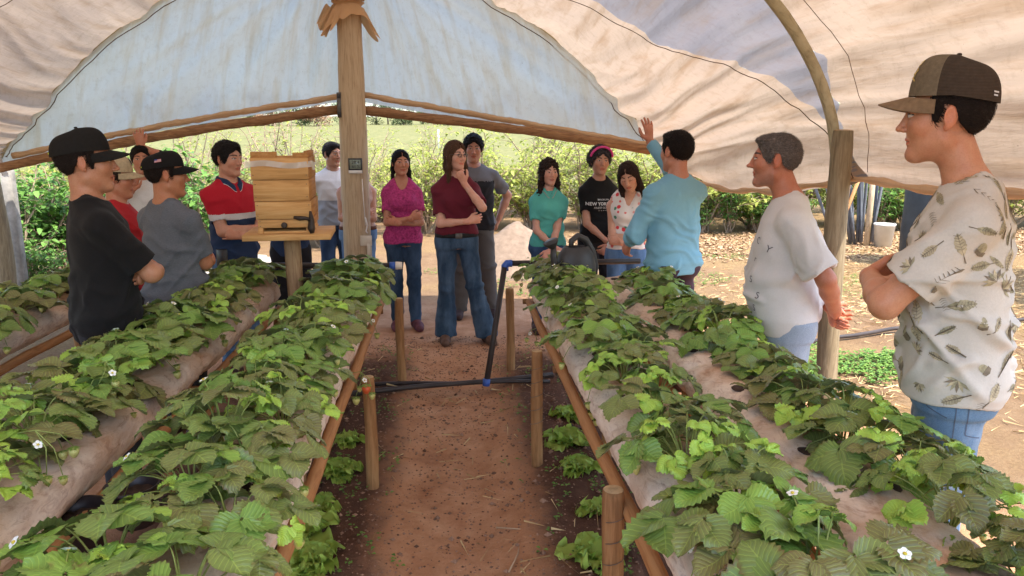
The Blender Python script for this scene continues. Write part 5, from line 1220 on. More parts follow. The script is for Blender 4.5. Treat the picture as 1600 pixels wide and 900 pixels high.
# young man at the right
def leafprint(I, parent, n=120, seed=3):
    rg = random.Random(seed); mats = [simple('print_olive', (.34, .30, .19), .9, .4, 60), simple('print_dark', (.20, .16, .11), .9, .4, 60), simple('print_tan', (.44, .37, .24), .9, .35, 50)]; V = []; Fc = []; fm = []
    placed = []
    for k in range(n*6):
        th = rg.uniform(0, 2*PI); z = rg.uniform(.86, 1.50)*I['S']; dr = Vector((math.cos(th), math.sin(th), rg.uniform(-.25, .1))); c = Vector((0, 0, z))+I['Z'](0, 0, 1)*0
        c = c+dr.cross(Vector((0, 0, 1))).normalized()*rg.uniform(-.12, .12)
        h = I['bvh'].ray_cast(c-dr*.6, dr)
        if h[0] is None or any((h[0]-q).length < .050 for q in placed): continue
        placed.append(h[0]); L = rg.uniform(.022, .040); a = rg.uniform(0, 2*PI); ca, sa = math.cos(a), math.sin(a); kind = rg.random(); shapes = []
        if kind < .55:    # pointed leaf with a stalk and midrib
            w_ = L*rg.uniform(.28, .5); N = 12; pts = [(L*(2*t/N-1), w_*math.sin(PI*t/N)**.8*(1+.12*math.sin(t*9))) for t in range(N+1)]; shapes.append((pts+[(x, -y) for x, y in pts[-2:0:-1]], rg.choice((0, 2)))); shapes.append(([(-L*1.7, .0016), (L*.9, .001), (L*.9, -.001), (-L*1.7, -.0016)], 1))
            for q in range(-2, 4): x = L*q*.24; shapes.append(([(x, 0), (x+L*.16, w_*.7), (x+L*.19, w_*.7), (x+.0016, 0)], 1)); shapes.append(([(x, 0), (x+L*.16, -w_*.7), (x+L*.19, -w_*.7), (x+.0016, 0)], 1))
        elif kind < .75:  # fan of narrow leaflets
            for q in range(7): b = -1.3+q*.43; cb, sb = math.cos(b), math.sin(b); shapes.append(([(0, 0), (L*.6*cb-.005*sb, L*.6*sb+.005*cb), (L*1.15*cb, L*1.15*sb), (L*.6*cb+.005*sb, L*.6*sb-.005*cb)], (0, 1, 2)[q % 3]))
        elif kind < .9:    # acorn
            N = 12; shapes.append(([(L*.55*math.cos(t/N*2*PI), L*.38*math.sin(t/N*2*PI)) for t in range(N)], 0)); shapes.append(([(-L*.6, L*.42), (-L*.2, L*.46), (-L*.15, -L*.46), (-L*.6, -L*.42), (-L*.75, 0)], 1))
        else:             # lobed leaf
            N = 20; shapes.append(([(L*(.75+.3*math.cos(t/N*10*PI))*math.cos(t/N*2*PI), L*.8*(.75+.3*math.cos(t/N*10*PI))*math.sin(t/N*2*PI)) for t in range(N)], 2)); shapes.append(([(-L*1.2, .0012), (L*.7, .001), (L*.7, -.001), (-L*1.2, -.0012)], 1))
        for li, (pl, mi) in enumerate(shapes):
            cx = sum(p[0] for p in pl)/len(pl); cyy = sum(p[1] for p in pl)/len(pl); P2 = [(cx, cyy)]+[((p[0]+cx)/2, (p[1]+cyy)/2) for p in pl]+pl; P2 = [(x*ca-y*sa, x*sa+y*ca) for x, y in P2]; nn = -dr if h[1].dot(dr) < 0 else dr
            PP = project(I, P2, h[0], dr, (0, 0, 1), .0012+.0009*(li > 0), back=.05)
            if PP is None or max((p-h[0]).length for p in PP) > L*2.4: continue
            b = len(V); V += PP; m_ = len(pl); 
            for q in range(m_): q2 = (q+1) % m_; Fc += [(b, b+1+q, b+1+q2), (b+1+q, b+1+m_+q, b+1+m_+q2, b+1+q2)]; fm += [mi, mi]
        if len(placed) > n: break
    return meshobj('leaf_print', V, Fc, mats=mats, fm=fm, parent=parent, smooth=False)
K['q'] = I = person('young man at right in cream leaf-print tee and brown mesh-backed cap, arms crossed', (gx(1490, 500, 2.22).x+.0, 2.22, 0), -122, 1.90, skin=(.50, .245, .14), quality='near', head=(-1, 4, 0), hs=1.06, hoff=(0, -.062, .016), W=1.06, lean=(0, .0, -.02), jaw=1.0, neck=.92,
    armR=dict(w=(.05, -.165, 1.17), pole=(-.8, -.1, -1), d=(.85, .42, .12), n=(.3, .9, .1), curl=.75), armL=dict(w=(-.05, -.235, 1.17), pole=(.5, -.7, -1), d=(-.8, .55, .2), n=(-.2, .9, 0), curl=.5), arm=1.04,
    shirt=dict(mat=cloth('cream_tee', (.56, .51, .44), .06), hem=.86, sleeve=.74, loose=.030, slv=.022, wr=.0055, seed=21, neck='crew'), pants=dict(mat=denim('washed_blue_jeans', (.13, .22, .33), (.30, .38, .47)), top=.92, loose=.012, belt=None))
leafprint(I, I['shirt'], 130)
def stitch(I, path, dr, mat, w_=.0016, name='stitching'):
    V = []; Fc = []
    for (x0, y0, z0), (x1, y1, z1) in zip(path, path[1:]):
        a, b_ = I['Z'](x0, y0, z0), I['Z'](x1, y1, z1); n = max(2, int((b_-a).length/.012)); prev = None
        for i in range(n+1):
            p = a.lerp(b_, i/n); t = (b_-a).normalized(); sd_ = t.cross(Vector(dr)).normalized()*w_; q = []
            for s in (-1, 1):
                h = I['pbvh'].ray_cast(p+sd_*s-Vector(dr)*.4, Vector(dr)); q.append(h[0]+(h[1] if h[1].dot(Vector(dr)) < 0 else -h[1])*.0015 if h[0] else None)
            if q[0] is None or q[1] is None: prev = None; continue
            k = len(V); V += q
            if prev is not None: Fc.append((prev, prev+1, k+1, k))
            prev = k
    if V: return meshobj(name, V, Fc, mat, I['pants'], smooth=False)
sm = simple('seam_thread', (.10, .13, .18), .9, .2)
for pth in ([(0, .02, .92), (0, .02, .5)], [(0, -.06, .915), (0, -.05, .85), (0, .0, .83)], [(0, .05, .905), (0, .05, .78), (0, .10, .76), (0, .145, .79)]):
    stitch(I, pth, (-1, 0, 0), sm)
build_hair(I['o'], I['Mh'], .0026, (.020, .013, .010), 'short', .0004, .007, capped=True)
c, Mc = make_cap(I['o'], I, (.15, .115, .075), (.065, .046, .033), tilt=-5, off=(0, .002, .006), tall=1.12, brimc=(.20, .13, .075), mesh_back=True)
gold = simple('gold_thread', (.55, .38, .10), .6, .1)
cap_patch(c, Mc, [bar(-.12, .32, .0, .42, .022), bar(.0, .42, .05, .30, .02), bar(.05, .30, -.08, .22, .02), bar(-.14, .0, .1, .10, .022), bar(-.02, -.10, .02, .16, .02), bar(-.12, -.08, .12, -.16, .02)], -PI/2+.32, .45, gold, 'embroidery', 1.12)
cap_patch(c, Mc, [bar(-.10, .03, .10, .03, .018), bar(-.10, -.04, .06, -.04, .016)], PI/2-.55, .15, wl0, 'back_lettering', 1.12)
# ------------------------------------------------------------------ bee hive of stacked wooden boxes on a post
HX0, HX1 = PY(393, 300, 4.4).x, PY(480, 300, 4.4).x; HC = Vector(((HX0+HX1)/2, 4.4+.21, 0)); W_ = HX1-HX0
zs = [PY(436, y, 4.4).z for y in (376, 366, 343, 315, 281, 246, 236)]
post('hive_post', HC.x+.015, HC.y, 0, zs[0]-.001, .052, .047, M['post'], 'upright debarked post carrying the wooden bee hive', 'post', seed=12, wob=.003)
o = empty('hive_board', (HC.x+.012, HC.y-.02, zs[0]), R(4), 'flat pine board on top of the hive post', 'board')
MB().box((0, 0, .018), (.49, .40, .035)).build('board', M['pine'], o)
hv = empty('bee_hive', (HC.x, HC.y, zs[0]+.036), R(4), 'stacked pine box bee hive with plastic strip around its top', 'hive')
b0 = zs[0]+.036; D_ = .40
def hbox(z0, z1, w_, d_, name, dx=0., dy=0., th=.022, lid=False):
    z0 -= b0; z1 -= b0; h = z1-z0-.002; c = z0+h/2; fr = MB().box((dx, dy-d_/2+th/2, c), (w_, th, h)).build(name, M['pine'], hv)
    MB().box((dx, dy+d_/2-th/2, c), (w_, th, h)).build('back_board', M['pine'], fr)
    for s in (-1, 1): MB().box((dx+s*(w_/2-th/2), dy, c), (th, d_-2*th-.001, h-.001)).build('side_board', M['pinev'], fr)
    for s in (-1, 1):
        for zz in (c-h*.3, c+h*.3): MB().sphere((dx+s*(w_/2-.012), dy-d_/2-.0005, zz), .0028, 6, 4, (1, .4, 1)).build('nail', M['metal'], fr)
    return fr
MB().box((0, -.01, .008), (W_+.0, D_-.05, .014)).build('floor_board', M['pine'], hv)
for s in (-1, 1): MB().box((s*(W_/2-.02), -.005, .018), (.028, D_-.02, .034)).build('foot', M['pine'], hv)
z_ = b0+.036
hbox(z_, zs[2], W_*.97, D_, 'brood_box', .004, .004); hbox(zs[2]+.001, zs[3], W_*1.0, D_+.006, 'super_box', 0, 0); hbox(zs[3]+.001, zs[4], W_*.99, D_, 'super_box', -.006, .002); hbox(zs[4]+.001, zs[5], W_*1.02, D_+.012, 'top_box', -.008, 0)
MB().box((-.008, 0, zs[5]-b0-.03), (W_*.93, D_*.93, .01)).build('inner_cover', M['pine'], hv)
for bc, bs in (((-W_*.27-.008, -D_/2+.012, zs[5]-b0+.014), (W_*.46, .022, .034)), ((W_*.35, -D_/2+.013, zs[5]-b0+.012), (W_*.27, .024, .028)), ((W_*.44, 0, zs[5]-b0+.016), (.024, D_*.82, .036))): MB().box(bc, bs).build('rim_batten', M['pinev'], hv)
mb = MB(); mb.lathe([(.001, 0), (.010, .0), (.012, .003), (.013, .004)], 14, (.0, -D_/2-.004, zs[1]-b0+.050), Matrix.Rotation(R(90), 3, 'X')); mb.build('entrance_hole', M['soil_dark'], hv)
wax = simple('dark_wax', (.035, .022, .015), .55, .4, 30, .6, 60, .4)
mb = MB(); mb.tube([(.055, -D_/2-.006, .096), (.09, -D_/2-.007, .088), (.12, -D_/2-.007, .09), (.15, -D_/2-.006, .080)], [.008, .012, .009, .010], 8, jit=.3); mb.tube([(W_*.485, -D_/2-.004, .13), (W_*.49, -D_/2-.002, .08), (W_*.485, -D_/2-.004, .03), (W_*.50, -D_/2-.01, .004)], [.006, .014, .018, .012], 8, jit=.3)
mb.build('wax_smear', wax, hv)
mb = MB(); mb.sphere((0, -D_/2-.006, zs[1]-b0+.05), .018, 10, 6, (1, .3, 1)); mb.build('wax_ring', wax, hv)
V = []; n = 60
for i in range(n+1):
    t = i/n; L = t*(W_+D_*.75+.16)-.03
    for j in (0, 1, 2):
        if L < W_: x, y = -W_/2+L-.01, -D_/2-.012-.006*math.sin(L*40+j)
        else: x, y = W_/2+.012+.006*math.sin(L*50+j*2)+.05*max(0, t-.8)*math.sin(j*2+1), -D_/2+L-W_
        V.append((x, y, zs[5]-b0-.020-.012*t-j*.016*(1+.6*(t > .55)*math.sin(t*14))+.006*math.sin(L*22)))
Fc = [(i*3+j, i*3+3+j, i*3+4+j, i*3+1+j) for i in range(n) for j in (0, 1)]
pm, nt_, b_ = newmat('milky_plastic'); b_.inputs['Base Color'].default_value = (.72, .66, .58, 1); b_.inputs['Roughness'].default_value = .3; b_.inputs['Transmission Weight'].default_value = .0; b_.inputs['Alpha'].default_value = .62
meshobj('plastic_strip', V, Fc, pm, hv)
# ------------------------------------------------------------------ watering can
wc = PY(899, 450, 4.72)
o = empty('watering_can', (wc.x, 4.72, .735), R(20), 'black plastic watering can standing between the two right beds', 'watering can')
V = []; n = 36; prof = [(.001, 0), (.085, .0), (.095, .01), (.100, .08), (.098, .16), (.085, .22), (.062, .262), (.055, .266), (.05, .255), (.001, .20)]
mb = MB(); V = []
for r, z in prof:
    for k in range(n): a = 2*PI*k/n; V.append((r*1.25*math.cos(a), r*.85*math.sin(a), z))
mb.add(V, [(i*n+k, i*n+(k+1) % n, (i+1)*n+(k+1) % n, (i+1)*n+k) for i in range(len(prof)-1) for k in range(n)])
o.scale = (1.12, 1.12, 1.12); wcm = simple('can_plastic', (.034, .030, .028), .5, .35, 7, .2, 30, .5)
mb.build('body', wcm, o)
MB().tube([(-.035, 0, .255), (-.03, 0, .30), (.01, 0, .325), (.06, 0, .30), (.105, 0, .23), (.128, 0, .14), (.118, 0, .06)], [.014, .017, .019, .02, .021, .021, .018], 12).build('handle', wcm, o)
MB().tube([(-.09, 0, .07), (-.13, 0, .14), (-.15, -.01, .22), (-.150, -.01, .27)], [.028, .022, .018, .016], 12).build('spout', wcm, o)
MB().lathe([(.016, 0), (.042, .035), (.044, .045), (.001, .050)], 18, (-.150, -.01, .265), Matrix.Rotation(R(-25), 3, 'Y')).build('rose', wcm, o)
def potlike(name, loc, r, h, label, soil=True):
    o = empty(name, loc, 0, label, 'pot'); MB().lathe([(.001, 0), (r*.78, 0), (r*.80, .006), (r*.97, h*.86), (r*1.06, h*.87), (r*1.06, h), (r*.97, h), (r*.93, h*.7), (r*.90, h*.66)], 28).build('body', M['potp'], o)
    mb = MB(); rg = random.Random(3); V = [(0, 0, h*.70)]; nn = 24
    for rr in (.5, .93): V += [(r*rr*math.cos(2*PI*k/nn), r*rr*math.sin(2*PI*k/nn), h*.68+rg.uniform(-.006, .008)) for k in range(nn)]
    Fc = [(0, 1+k, 1+(k+1) % nn) for k in range(nn)]+[(1+k, 1+nn+k, 1+nn+(k+1) % nn, 1+(k+1) % nn) for k in range(nn)]; mb.add(V, Fc); mb.build('soil', M['soil_dark'], o); return o
M['potp'] = simple('pot_plastic', (.022, .016, .018), .4, .3, 8, spec=.5)
q = PY(927, 462, 4.40); potlike('plant_pot', (q.x, 4.40, q.z-.075), .050, .095, 'small black pot of soil in front of the watering can')
q = PZ(116, 775, .70); potlike('plant_pot', (q.x, q.y, .53), .082, .13, 'open black pot between the left beds, nearer of the pair')
q = PZ(205, 742, .70); potlike('plant_pot', (q.x, q.y, .54), .078, .13, 'open black pot between the left beds, farther of the pair')
# ------------------------------------------------------------------ strawberry plants
def leafmat(name, c1, c2, c3, trans=.22):
    m, nt, b = newmat(name); a = nd(nt, 'ShaderNodeAttribute', attribute_name='tint'); tc = nd(nt, 'ShaderNodeTexCoord'); sp = nd(nt, 'ShaderNodeSeparateXYZ'); nt.links.new(tc.outputs['UV'], sp.inputs[0])
    oi = nd(nt, 'ShaderNodeObjectInfo'); au = mth(nt, 'ABSOLUTE', sp.outputs[0])
    ph = mth(nt, 'SUBTRACT', mth(nt, 'MULTIPLY', sp.outputs[1], 8.), mth(nt, 'MULTIPLY', au, 2.6)); fr = mth(nt, 'FRACT', mth(nt, 'ADD', ph, 10.)); tri = mth(nt, 'ABSOLUTE', mth(nt, 'SUBTRACT', fr, .5))
    vein = mth(nt, 'MAXIMUM', mth(nt, 'MULTIPLY', mth(nt, 'SUBTRACT', .09, mth(nt, 'SUBTRACT', .5, tri)), 14., True), mth(nt, 'MULTIPLY', mth(nt, 'SUBTRACT', .045, au), 30., True))
    f = mth(nt, 'ADD', a.outputs['Fac'], mth(nt, 'MULTIPLY', mth(nt, 'SUBTRACT', oi.outputs['Random'], .5), .2), True)
    c = ramp(nt, f, [(0, c1), (.45, c2), (1., c3)])
    v = coords(nt); c = mix(nt, mth(nt, 'MULTIPLY', noise(nt, v, 40, 4), .35), c, tuple(x*.6+.02 for x in c2)); c = mix(nt, mth(nt, 'MULTIPLY', vein, .2), c, tuple(min(1, x*1.5+.03) for x in c3))
    ed = mth(nt, 'MULTIPLY', mth(nt, 'MULTIPLY', mth(nt, 'SUBTRACT', au, .72), 4., True), mth(nt, 'MULTIPLY', mth(nt, 'SUBTRACT', noise(nt, v, 13, 3), .52), 7., True)); c = mix(nt, mth(nt, 'MULTIPLY', ed, .75), c, (.16, .08, .03))
    geo = nd(nt, 'ShaderNodeNewGeometry'); c = mix(nt, mth(nt, 'MULTIPLY', geo.outputs['Backfacing'], .45), c, (.16, .21, .12))
    nt.links.new(c, b.inputs['Base Color']); b.inputs['Roughness'].default_value = .36; b.inputs['Specular IOR Level'].default_value = .5
    hgt = mth(nt, 'ADD', mth(nt, 'MULTIPLY', tri, -1.6), mth(nt, 'MULTIPLY', noise(nt, v, 220, 3), .25)); nrm = bump(nt, hgt, .4, .003, b)
    tr = nd(nt, 'ShaderNodeBsdfTranslucent'); nt.links.new(c, tr.inputs[0]); nt.links.new(nrm, tr.inputs['Normal']); ms = nd(nt, 'ShaderNodeMixShader'); ms.inputs[0].default_value = trans
    nt.links.new(b.outputs[0], ms.inputs[1]); nt.links.new(tr.outputs[0], ms.inputs[2]); nt.links.new(ms.outputs[0], nt.nodes['Material Output'].inputs[0]); return m
M['sleaf'] = leafmat('strawberry_leaf', (.21, .18, .066), (.18, .33, .055), (.48, .72, .09))
M['stem'] = simple('green_stem', (.24, .29, .07), .55, .3, 20, spec=.4)
M['petal'] = simple('white_petal', (.80, .80, .74), .6, .05, 20); M['yellow'] = simple('flower_eye', (.55, .42, .05), .7, .2, 80)
M['calyx'] = simple('calyx_green', (.20, .32, .05), .6, .3, 30)
def berrymat(name, c1, c2):
    m, nt, b = newmat(name); v = coords(nt); vo = nd(nt, 'ShaderNodeTexVoronoi'); vo.inputs['Scale'].default_value = 190; nt.links.new(v, vo.inputs['Vector'])
    c = mix(nt, ramp(nt, vo.outputs['Distance'], [(.18, (1, 1, 1)), (.3, (0, 0, 0))]), c1, c2); nt.links.new(c, b.inputs['Base Color']); b.inputs['Roughness'].default_value = .4; bump(nt, vo.outputs['Distance'], .5, .002, b); return m
M['unripe'] = berrymat('unripe_berry', (.50, .50, .16), (.36, .24, .04)); M['ripe'] = berrymat('ripe_berry', (.62, .10, .03), (.5, .3, .05))
def leaflet(mb, o, d, up, L, Wd, rg, tint, fold=.35, droop=.5, nl=15, nw=3):
    """o base, d direction, up leaf normal; seven blunt teeth a side"""
    d = d.normalized(); up = (up-d*up.dot(d)).normalized(); sd_ = d.cross(up); V = []; uv = []; cs = []; ph = rg.uniform(0, 6); cup = rg.uniform(-.1, .25)
    for i in range(nl+1):
        t = i/nl; wv = Wd*(math.sin(PI*min(1, t*.93+.035)**.82)**.75)
        for j in range(-nw, nw+1):
            s = j/nw; k = abs(s); tt = t; e = 0
            if k == 1: e = (.09 if i % 2 else -.05)*Wd
            x = s*(wv+e) if 0 < i < nl else s*wv*.55
            y = L*(t-.10*k*k*(1-t)+.015*(i % 2)*(k == 1)); z = fold*abs(x)*(1-.45*k)-droop*L*t*t*.45-cup*x*x/Wd+.0022*math.sin(t*45+k*6+ph)*k+.006*math.sin(t*5+ph+s*2)
            V.append(o+d*y+sd_*x+up*z); uv.append((s, t+.0)); cs.append(tint)
    n = 2*nw+1; Fc = [(i*n+j, i*n+j+1, (i+1)*n+j+1, (i+1)*n+j) for i in range(nl) for j in range(n-1)]
    mb.add(V, Fc, uv, cs)
def trifoliate(lf, st, base, tip, rg, size, tint, tilt):
    ax_ = (tip-base); pts = []
    out = Vector((ax_.x, ax_.y, 0)); out = out.normalized() if out.length > 1e-4 else Vector((1, 0, 0))
    for i in range(7): t = i/6; pts.append(base+Vector((ax_.x*t**1.3, ax_.y*t**1.3, ax_.z*math.sin(t*PI/2)**.9)))
    st.tube(pts, [.0028-.0011*i/6 for i in range(7)], 5, cap=False)
    up = (Vector((0, 0, 1))+out*tilt+Vector((rg.uniform(-.3, .3), rg.uniform(-.3, .3), 0))).normalized(); a0 = rg.uniform(-.7, .7); out = Matrix.Rotation(a0, 3, 'Z') @ out
    f = (out-up*out.dot(up)).normalized(); dro = rg.uniform(.1, .8)
    for a, sc2 in ((0, 1.), (1.25+rg.uniform(-.15, .2), .92), (-1.25-rg.uniform(-.15, .2), .92)):
        d = Matrix.Rotation(a, 3, up) @ f; leaflet(lf, tip+d*.004, d-up*.12, up, size*sc2, size*.47*sc2, rg, tint+rg.uniform(-.05, .05), rg.uniform(.2, .65), dro*.7)
def flower(mb_p, mb_y, mb_c, c, nrm, r, rg):
    nrm = nrm.normalized(); a = nrm.orthogonal().normalized(); b_ = nrm.cross(a)
    for k in range(5):
        th = k*1.2566+.2; d = a*math.cos(th)+b_*math.sin(th); s = nrm.cross(d); V = [c+d*r*.2-s*r*.12, c+d*r*.2+s*r*.12, c+d*r*.7+s*r*.48+nrm*r*.15, c+d*r*1.05+s*r*.2+nrm*r*.12, c+d*r*1.05-s*r*.2+nrm*r*.12, c+d*r*.7-s*r*.48+nrm*r*.15]; mb_p.add(V, [(0, 1, 2, 5), (5, 2, 3, 4)])
        th += .628; d = a*math.cos(th)+b_*math.sin(th); s = nrm.cross(d); mb_c.add([c-nrm*.002, c+d*r*.7+s*r*.2-nrm*.003, c+d*r*1.2, c+d*r*.7-s*r*.2-nrm*.003], [(0, 1, 2, 3)])
    mb_y.sphere(c+nrm*r*.12, r*.33, 8, 6, (1, 1, .8))
def berry(c, r, L, mat, root):
    mb = MB(); mb.lathe([(.0005, -L), (r*.45, -L*.85), (r*.85, -L*.45), (r, -L*.1), (r*.85, L*.18), (r*.3, L*.28), (.0005, L*.28)], 14, c); b = mb.build('berry', mat, root)
    mb = MB(); 
    for k in range(8):
        a = k*PI/4; d = Vector((math.cos(a), math.sin(a), 0)); s = Vector((-d.y, d.x, 0)); o_ = Vector(c)+Vector((0, 0, L*.27)); mb.add([o_, o_+d*r*.7+s*r*.28+Vector((0, 0, .002)), o_+d*r*1.45+Vector((0, 0, -.001)), o_+d*r*.7-s*r*.28+Vector((0, 0, .002))], [(0, 1, 2, 3)])
    mb.build('calyx', M['calyx'], b)
def strawberry(seed, nleaf=13, size=.085, spread=.17, height=.15, young=.3, flowers=1, berries=2):
    rg = random.Random(seed); root = empty('strawberry_plant'); lf, st = MB(), MB()
    for i in range(nleaf):
        a = i*2.4+rg.uniform(-.3, .3); q = (i+.5)/nleaf; rr = .93*spread*(.30+.85*q**.7)*rg.uniform(.8, 1.15); h = .80*height*(1.12-.75*q**1.6)*rg.uniform(.85, 1.15); base = Vector((.012*math.cos(a), .012*math.sin(a), 0))
        yng = rg.random() < young*(1.5-q); tint = rg.uniform(.62, 1.0) if yng else rg.uniform(.0, .48); sz = size*(rg.uniform(.55, .85) if yng else rg.uniform(.85, 1.25))
        trifoliate(lf, st, base, Vector((rr*math.cos(a), rr*math.sin(a), h)), rg, sz, tint, rg.uniform(.0, .75)*(.4+q))
    lf.build('leaves', M['sleaf'], root, tint=True)
    for k in range(flowers):
        a = rg.uniform(0, 6.28); tip = Vector((math.cos(a)*spread*.75, math.sin(a)*spread*.75, height*.95+rg.uniform(-.02, .03))); st.tube([Vector((0, 0, 0)), tip*.5+Vector((0, 0, .04)), tip], .0014, 5)
        p, y, c = MB(), MB(), MB(); flower(p, y, c, tip, Vector((math.cos(a)*.4, math.sin(a)*.4-.4, 1)), .012, rg); fo = p.build('flower', M['petal'], root, smooth=False); y.build('eye', M['yellow'], fo); c.build('sepals', M['calyx'], fo)
    for k in range(berries):
        a = rg.uniform(0, 6.28); tip = Vector((math.cos(a)*spread*1.02, math.sin(a)*spread*.95, rg.uniform(-.05, .06))); st.tube([Vector((0, 0, .005)), tip*.45+Vector((0, 0, .085)), tip*.85+Vector((0, 0, .05)), tip], .0015, 5)
        r = rg.uniform(.010, .015); berry(tip-Vector((0, 0, r*1.2)), r, r*1.7, M['unripe'], root)
    st.build('stems', M['stem'], root); return root
protos = [strawberry(11, 13, .088, .17, .155, .30, 1, 3), strawberry(12, 15, .080, .17, .17, .35, 0, 2), strawberry(13, 12, .095, .18, .14, .15, 0, 2), strawberry(14, 16, .075, .16, .165, .5, 0, 3), strawberry(15, 11, .098, .175, .13, .1, 0, 4), strawberry(16, 14, .085, .18, .18, .25, 2, 2)]
feat = ['with pale unripe berries', 'with dense upright leaves', 'with broad olive leaves', 'with many fresh green leaves', 'with low broad leaves', 'with two white flowers']
ORD = 'first second third fourth fifth sixth seventh eighth ninth tenth eleventh twelfth thirteenth fourteenth fifteenth sixteenth seventeenth eighteenth nineteenth twentieth twenty-first twenty-second twenty-third twenty-fourth twenty-fifth twenty-sixth twenty-seventh twenty-eighth twenty-ninth thirtieth'.split()
PBED = {'R1': (.02, .05, .195), 'R2': (.13, .02, .20), 'L1': (-.01, .08, .16), 'L2': (-.04, .065, .165), 'L3': (0., .07, .21)}
SH = {'R1': 'inner right bed', 'R2': 'outer right bed', 'L1': 'inner left bed', 'L2': 'middle left bed', 'L3': 'outermost left bed'}
used = set(); rgp = random.Random(77); npl = 0
for bi, (bn, (bx, y0, y1)) in enumerate(BEDS.items()):
    off, amp_, sp = PBED[bn]; y = y0+.0; k = 0
    while y < y1-.05:
        dx = off+amp_*(-1)**k*rgp.uniform(.5, 1.1)-(.07 if bn == 'L1' and y < 1.9 and k % 2 else 0); p = bag_top(bx, y, max(-.14, min(.14, dx)), bi*3.1); s = rgp.uniform(.80, 1.12)*(1+(.0 if bn[0] == 'R' else .22)*max(0, min(1, (2.6-y)/1.2)))
        
        if bn == 'R1' and y > 4.6 and dx > 0: dx = -dx; p = bag_top(bx, y, max(-.12, min(.12, dx)), bi*3.1)
        ip = rgp.randrange(6); pr = protos[ip]; c = pr if ip not in used else copy_tree(pr); used.add(ip)
        c.location = (p.x, y, p.z-.006); c.rotation_euler = (rgp.uniform(-.1, .1), rgp.uniform(-.1, .1)+.35*(dx-off)/.1*.6, rgp.uniform(0, 6.28)); c.scale = (s, s, s*rgp.uniform(.9, 1.1))
        tag(c, 'strawberry plant %s, %s from near end of %s' % (feat[ip], ORD[k], SH[bn]), 'strawberry plant', 'strawberry plants growing in the %s' % SH[bn]); k += 1; npl += 1
        y += sp*rgp.uniform(.88, 1.14)
print('plants', npl)
# fruiting stalks hanging over the side of the beds: part of their own little runner plants
def truss(px, py, Y, label, n, seed, ripe=False, side=-1):
    rg = random.Random(seed); p = PY(px, py, Y); root = empty('fruit_truss', p, 0, label, 'fruit cluster'); st = MB()
    for k in range(n):
        tip = Vector((rg.uniform(-.05, .05), rg.uniform(-.05, .05), -rg.uniform(.02, .11))); start = Vector((-side*.09, .02, .02)); st.tube([start, Vector((-side*.03, 0, .035)), tip*.5+Vector((0, 0, .03)), tip], .0016, 5)
        r = rg.uniform(.011, .017) if not (ripe and k == 0) else .02; tip = tip if not (ripe and k == 0) else Vector((0, -.06, 0)); berry(tip-Vector((0, 0, r)), r, r*1.6, M['ripe'] if ripe and k == 0 else M['unripe'], root)
    p_, y_, c_ = MB(), MB(), MB(); flower(p_, y_, c_, Vector((rg.uniform(-.03, .03), -.02, .0)), Vector((side*.6, -.6, .7)), .012, rg); fo = p_.build('flower', M['petal'], root, smooth=False); y_.build('eye', M['yellow'], fo); c_.build('sepals', M['calyx'], fo)
    st.build('stalk', M['stem'], root)
for i, (px, py, Y, lab, n, rp, sd2) in enumerate([
 (1055, 850, 1.62, 'plump pale berry and flower hanging over the left face of inner right bed', 1, 0, -1), (925, 625, 3.2, 'cluster of pale unripe berries hanging above the middle right stake', 4, 0, -1),
 (880, 560, 3.9, 'small cluster of yellow-green berries beyond the middle right stake', 3, 0, -1), (835, 520, 4.5, 'yellowish berries hanging at the far path side of the inner right bed', 2, 0, -1),
 (574, 592, 3.3, 'berry cluster with one ripe orange fruit above the near left stake', 4, 1, 1), (455, 840, 2.1, 'large pale berries hanging low over the lettuces on the left', 4, 0, 1), (578, 500, 4.4, 'unripe cluster at the far path side of the inner left bed', 3, 0, 1), (180, 560+20, 2.6, 'long-stalked berry cluster over the bare side of the middle left bed', 3, 0, 1), (75, 690, 2.1, 'unripe berries on drooping stalks nearest on the middle left bed', 3, 0, 1)]):
    truss(px, py, Y, lab, n, 40+i, rp, sd2)
# ------------------------------------------------------------------ lettuces and weeds under the beds
M['lettuce'] = tintmat('lettuce_leaf', (.26, .40, .05), (.48, .62, .13), .5, .3, .4, 30)
def lettuce(seed, n=11, L=.13):
    rg = random.Random(seed); root = empty('lettuce'); mb = MB()
    for i in range(n):
        a = i*2.4+rg.uniform(-.2, .2); q = (i+1)/n; ln = L*(.55+.55*q); el_ = R(72-52*q); d = Vector((math.cos(a)*math.cos(el_), math.sin(a)*math.cos(el_), math.sin(el_))); up = Vector((-math.cos(a)*math.sin(el_), -math.sin(a)*math.sin(el_), math.cos(el_))); s_ = d.cross(up); V = []; nu, nv = 10, 12; ph = rg.uniform(0, 6); tv = rg.uniform(.1, .9)
        for j in range(nv+1):
            t = j/nv; wv = ln*.52*(math.sin(PI*min(1, .12+t*.82))**.6)*(.35+.75*t)
            for k in range(nu+1):
                s = k/nu*2-1; e = abs(s)**3+max(0, t-.75)*2.2; V.append(d*(ln*t)+s_*(s*wv)+up*(.018*math.sin(s*11+t*13+ph)*e+.012*math.sin(t*21+s*3+ph)*e-.3*ln*t*t+.12*abs(s)*wv))
        Fc = [(j*(nu+1)+k, j*(nu+1)+k+1, (j+1)*(nu+1)+k+1, (j+1)*(nu+1)+k) for j in range(nv) for k in range(nu)]; mb.add(V, Fc, c=tv)
    mb.build('leaves', M['lettuce'], root, tint=True); return root
lp_ = [lettuce(1), lettuce(2, 9, .12), lettuce(3, 8, .14)]; used2 = set()
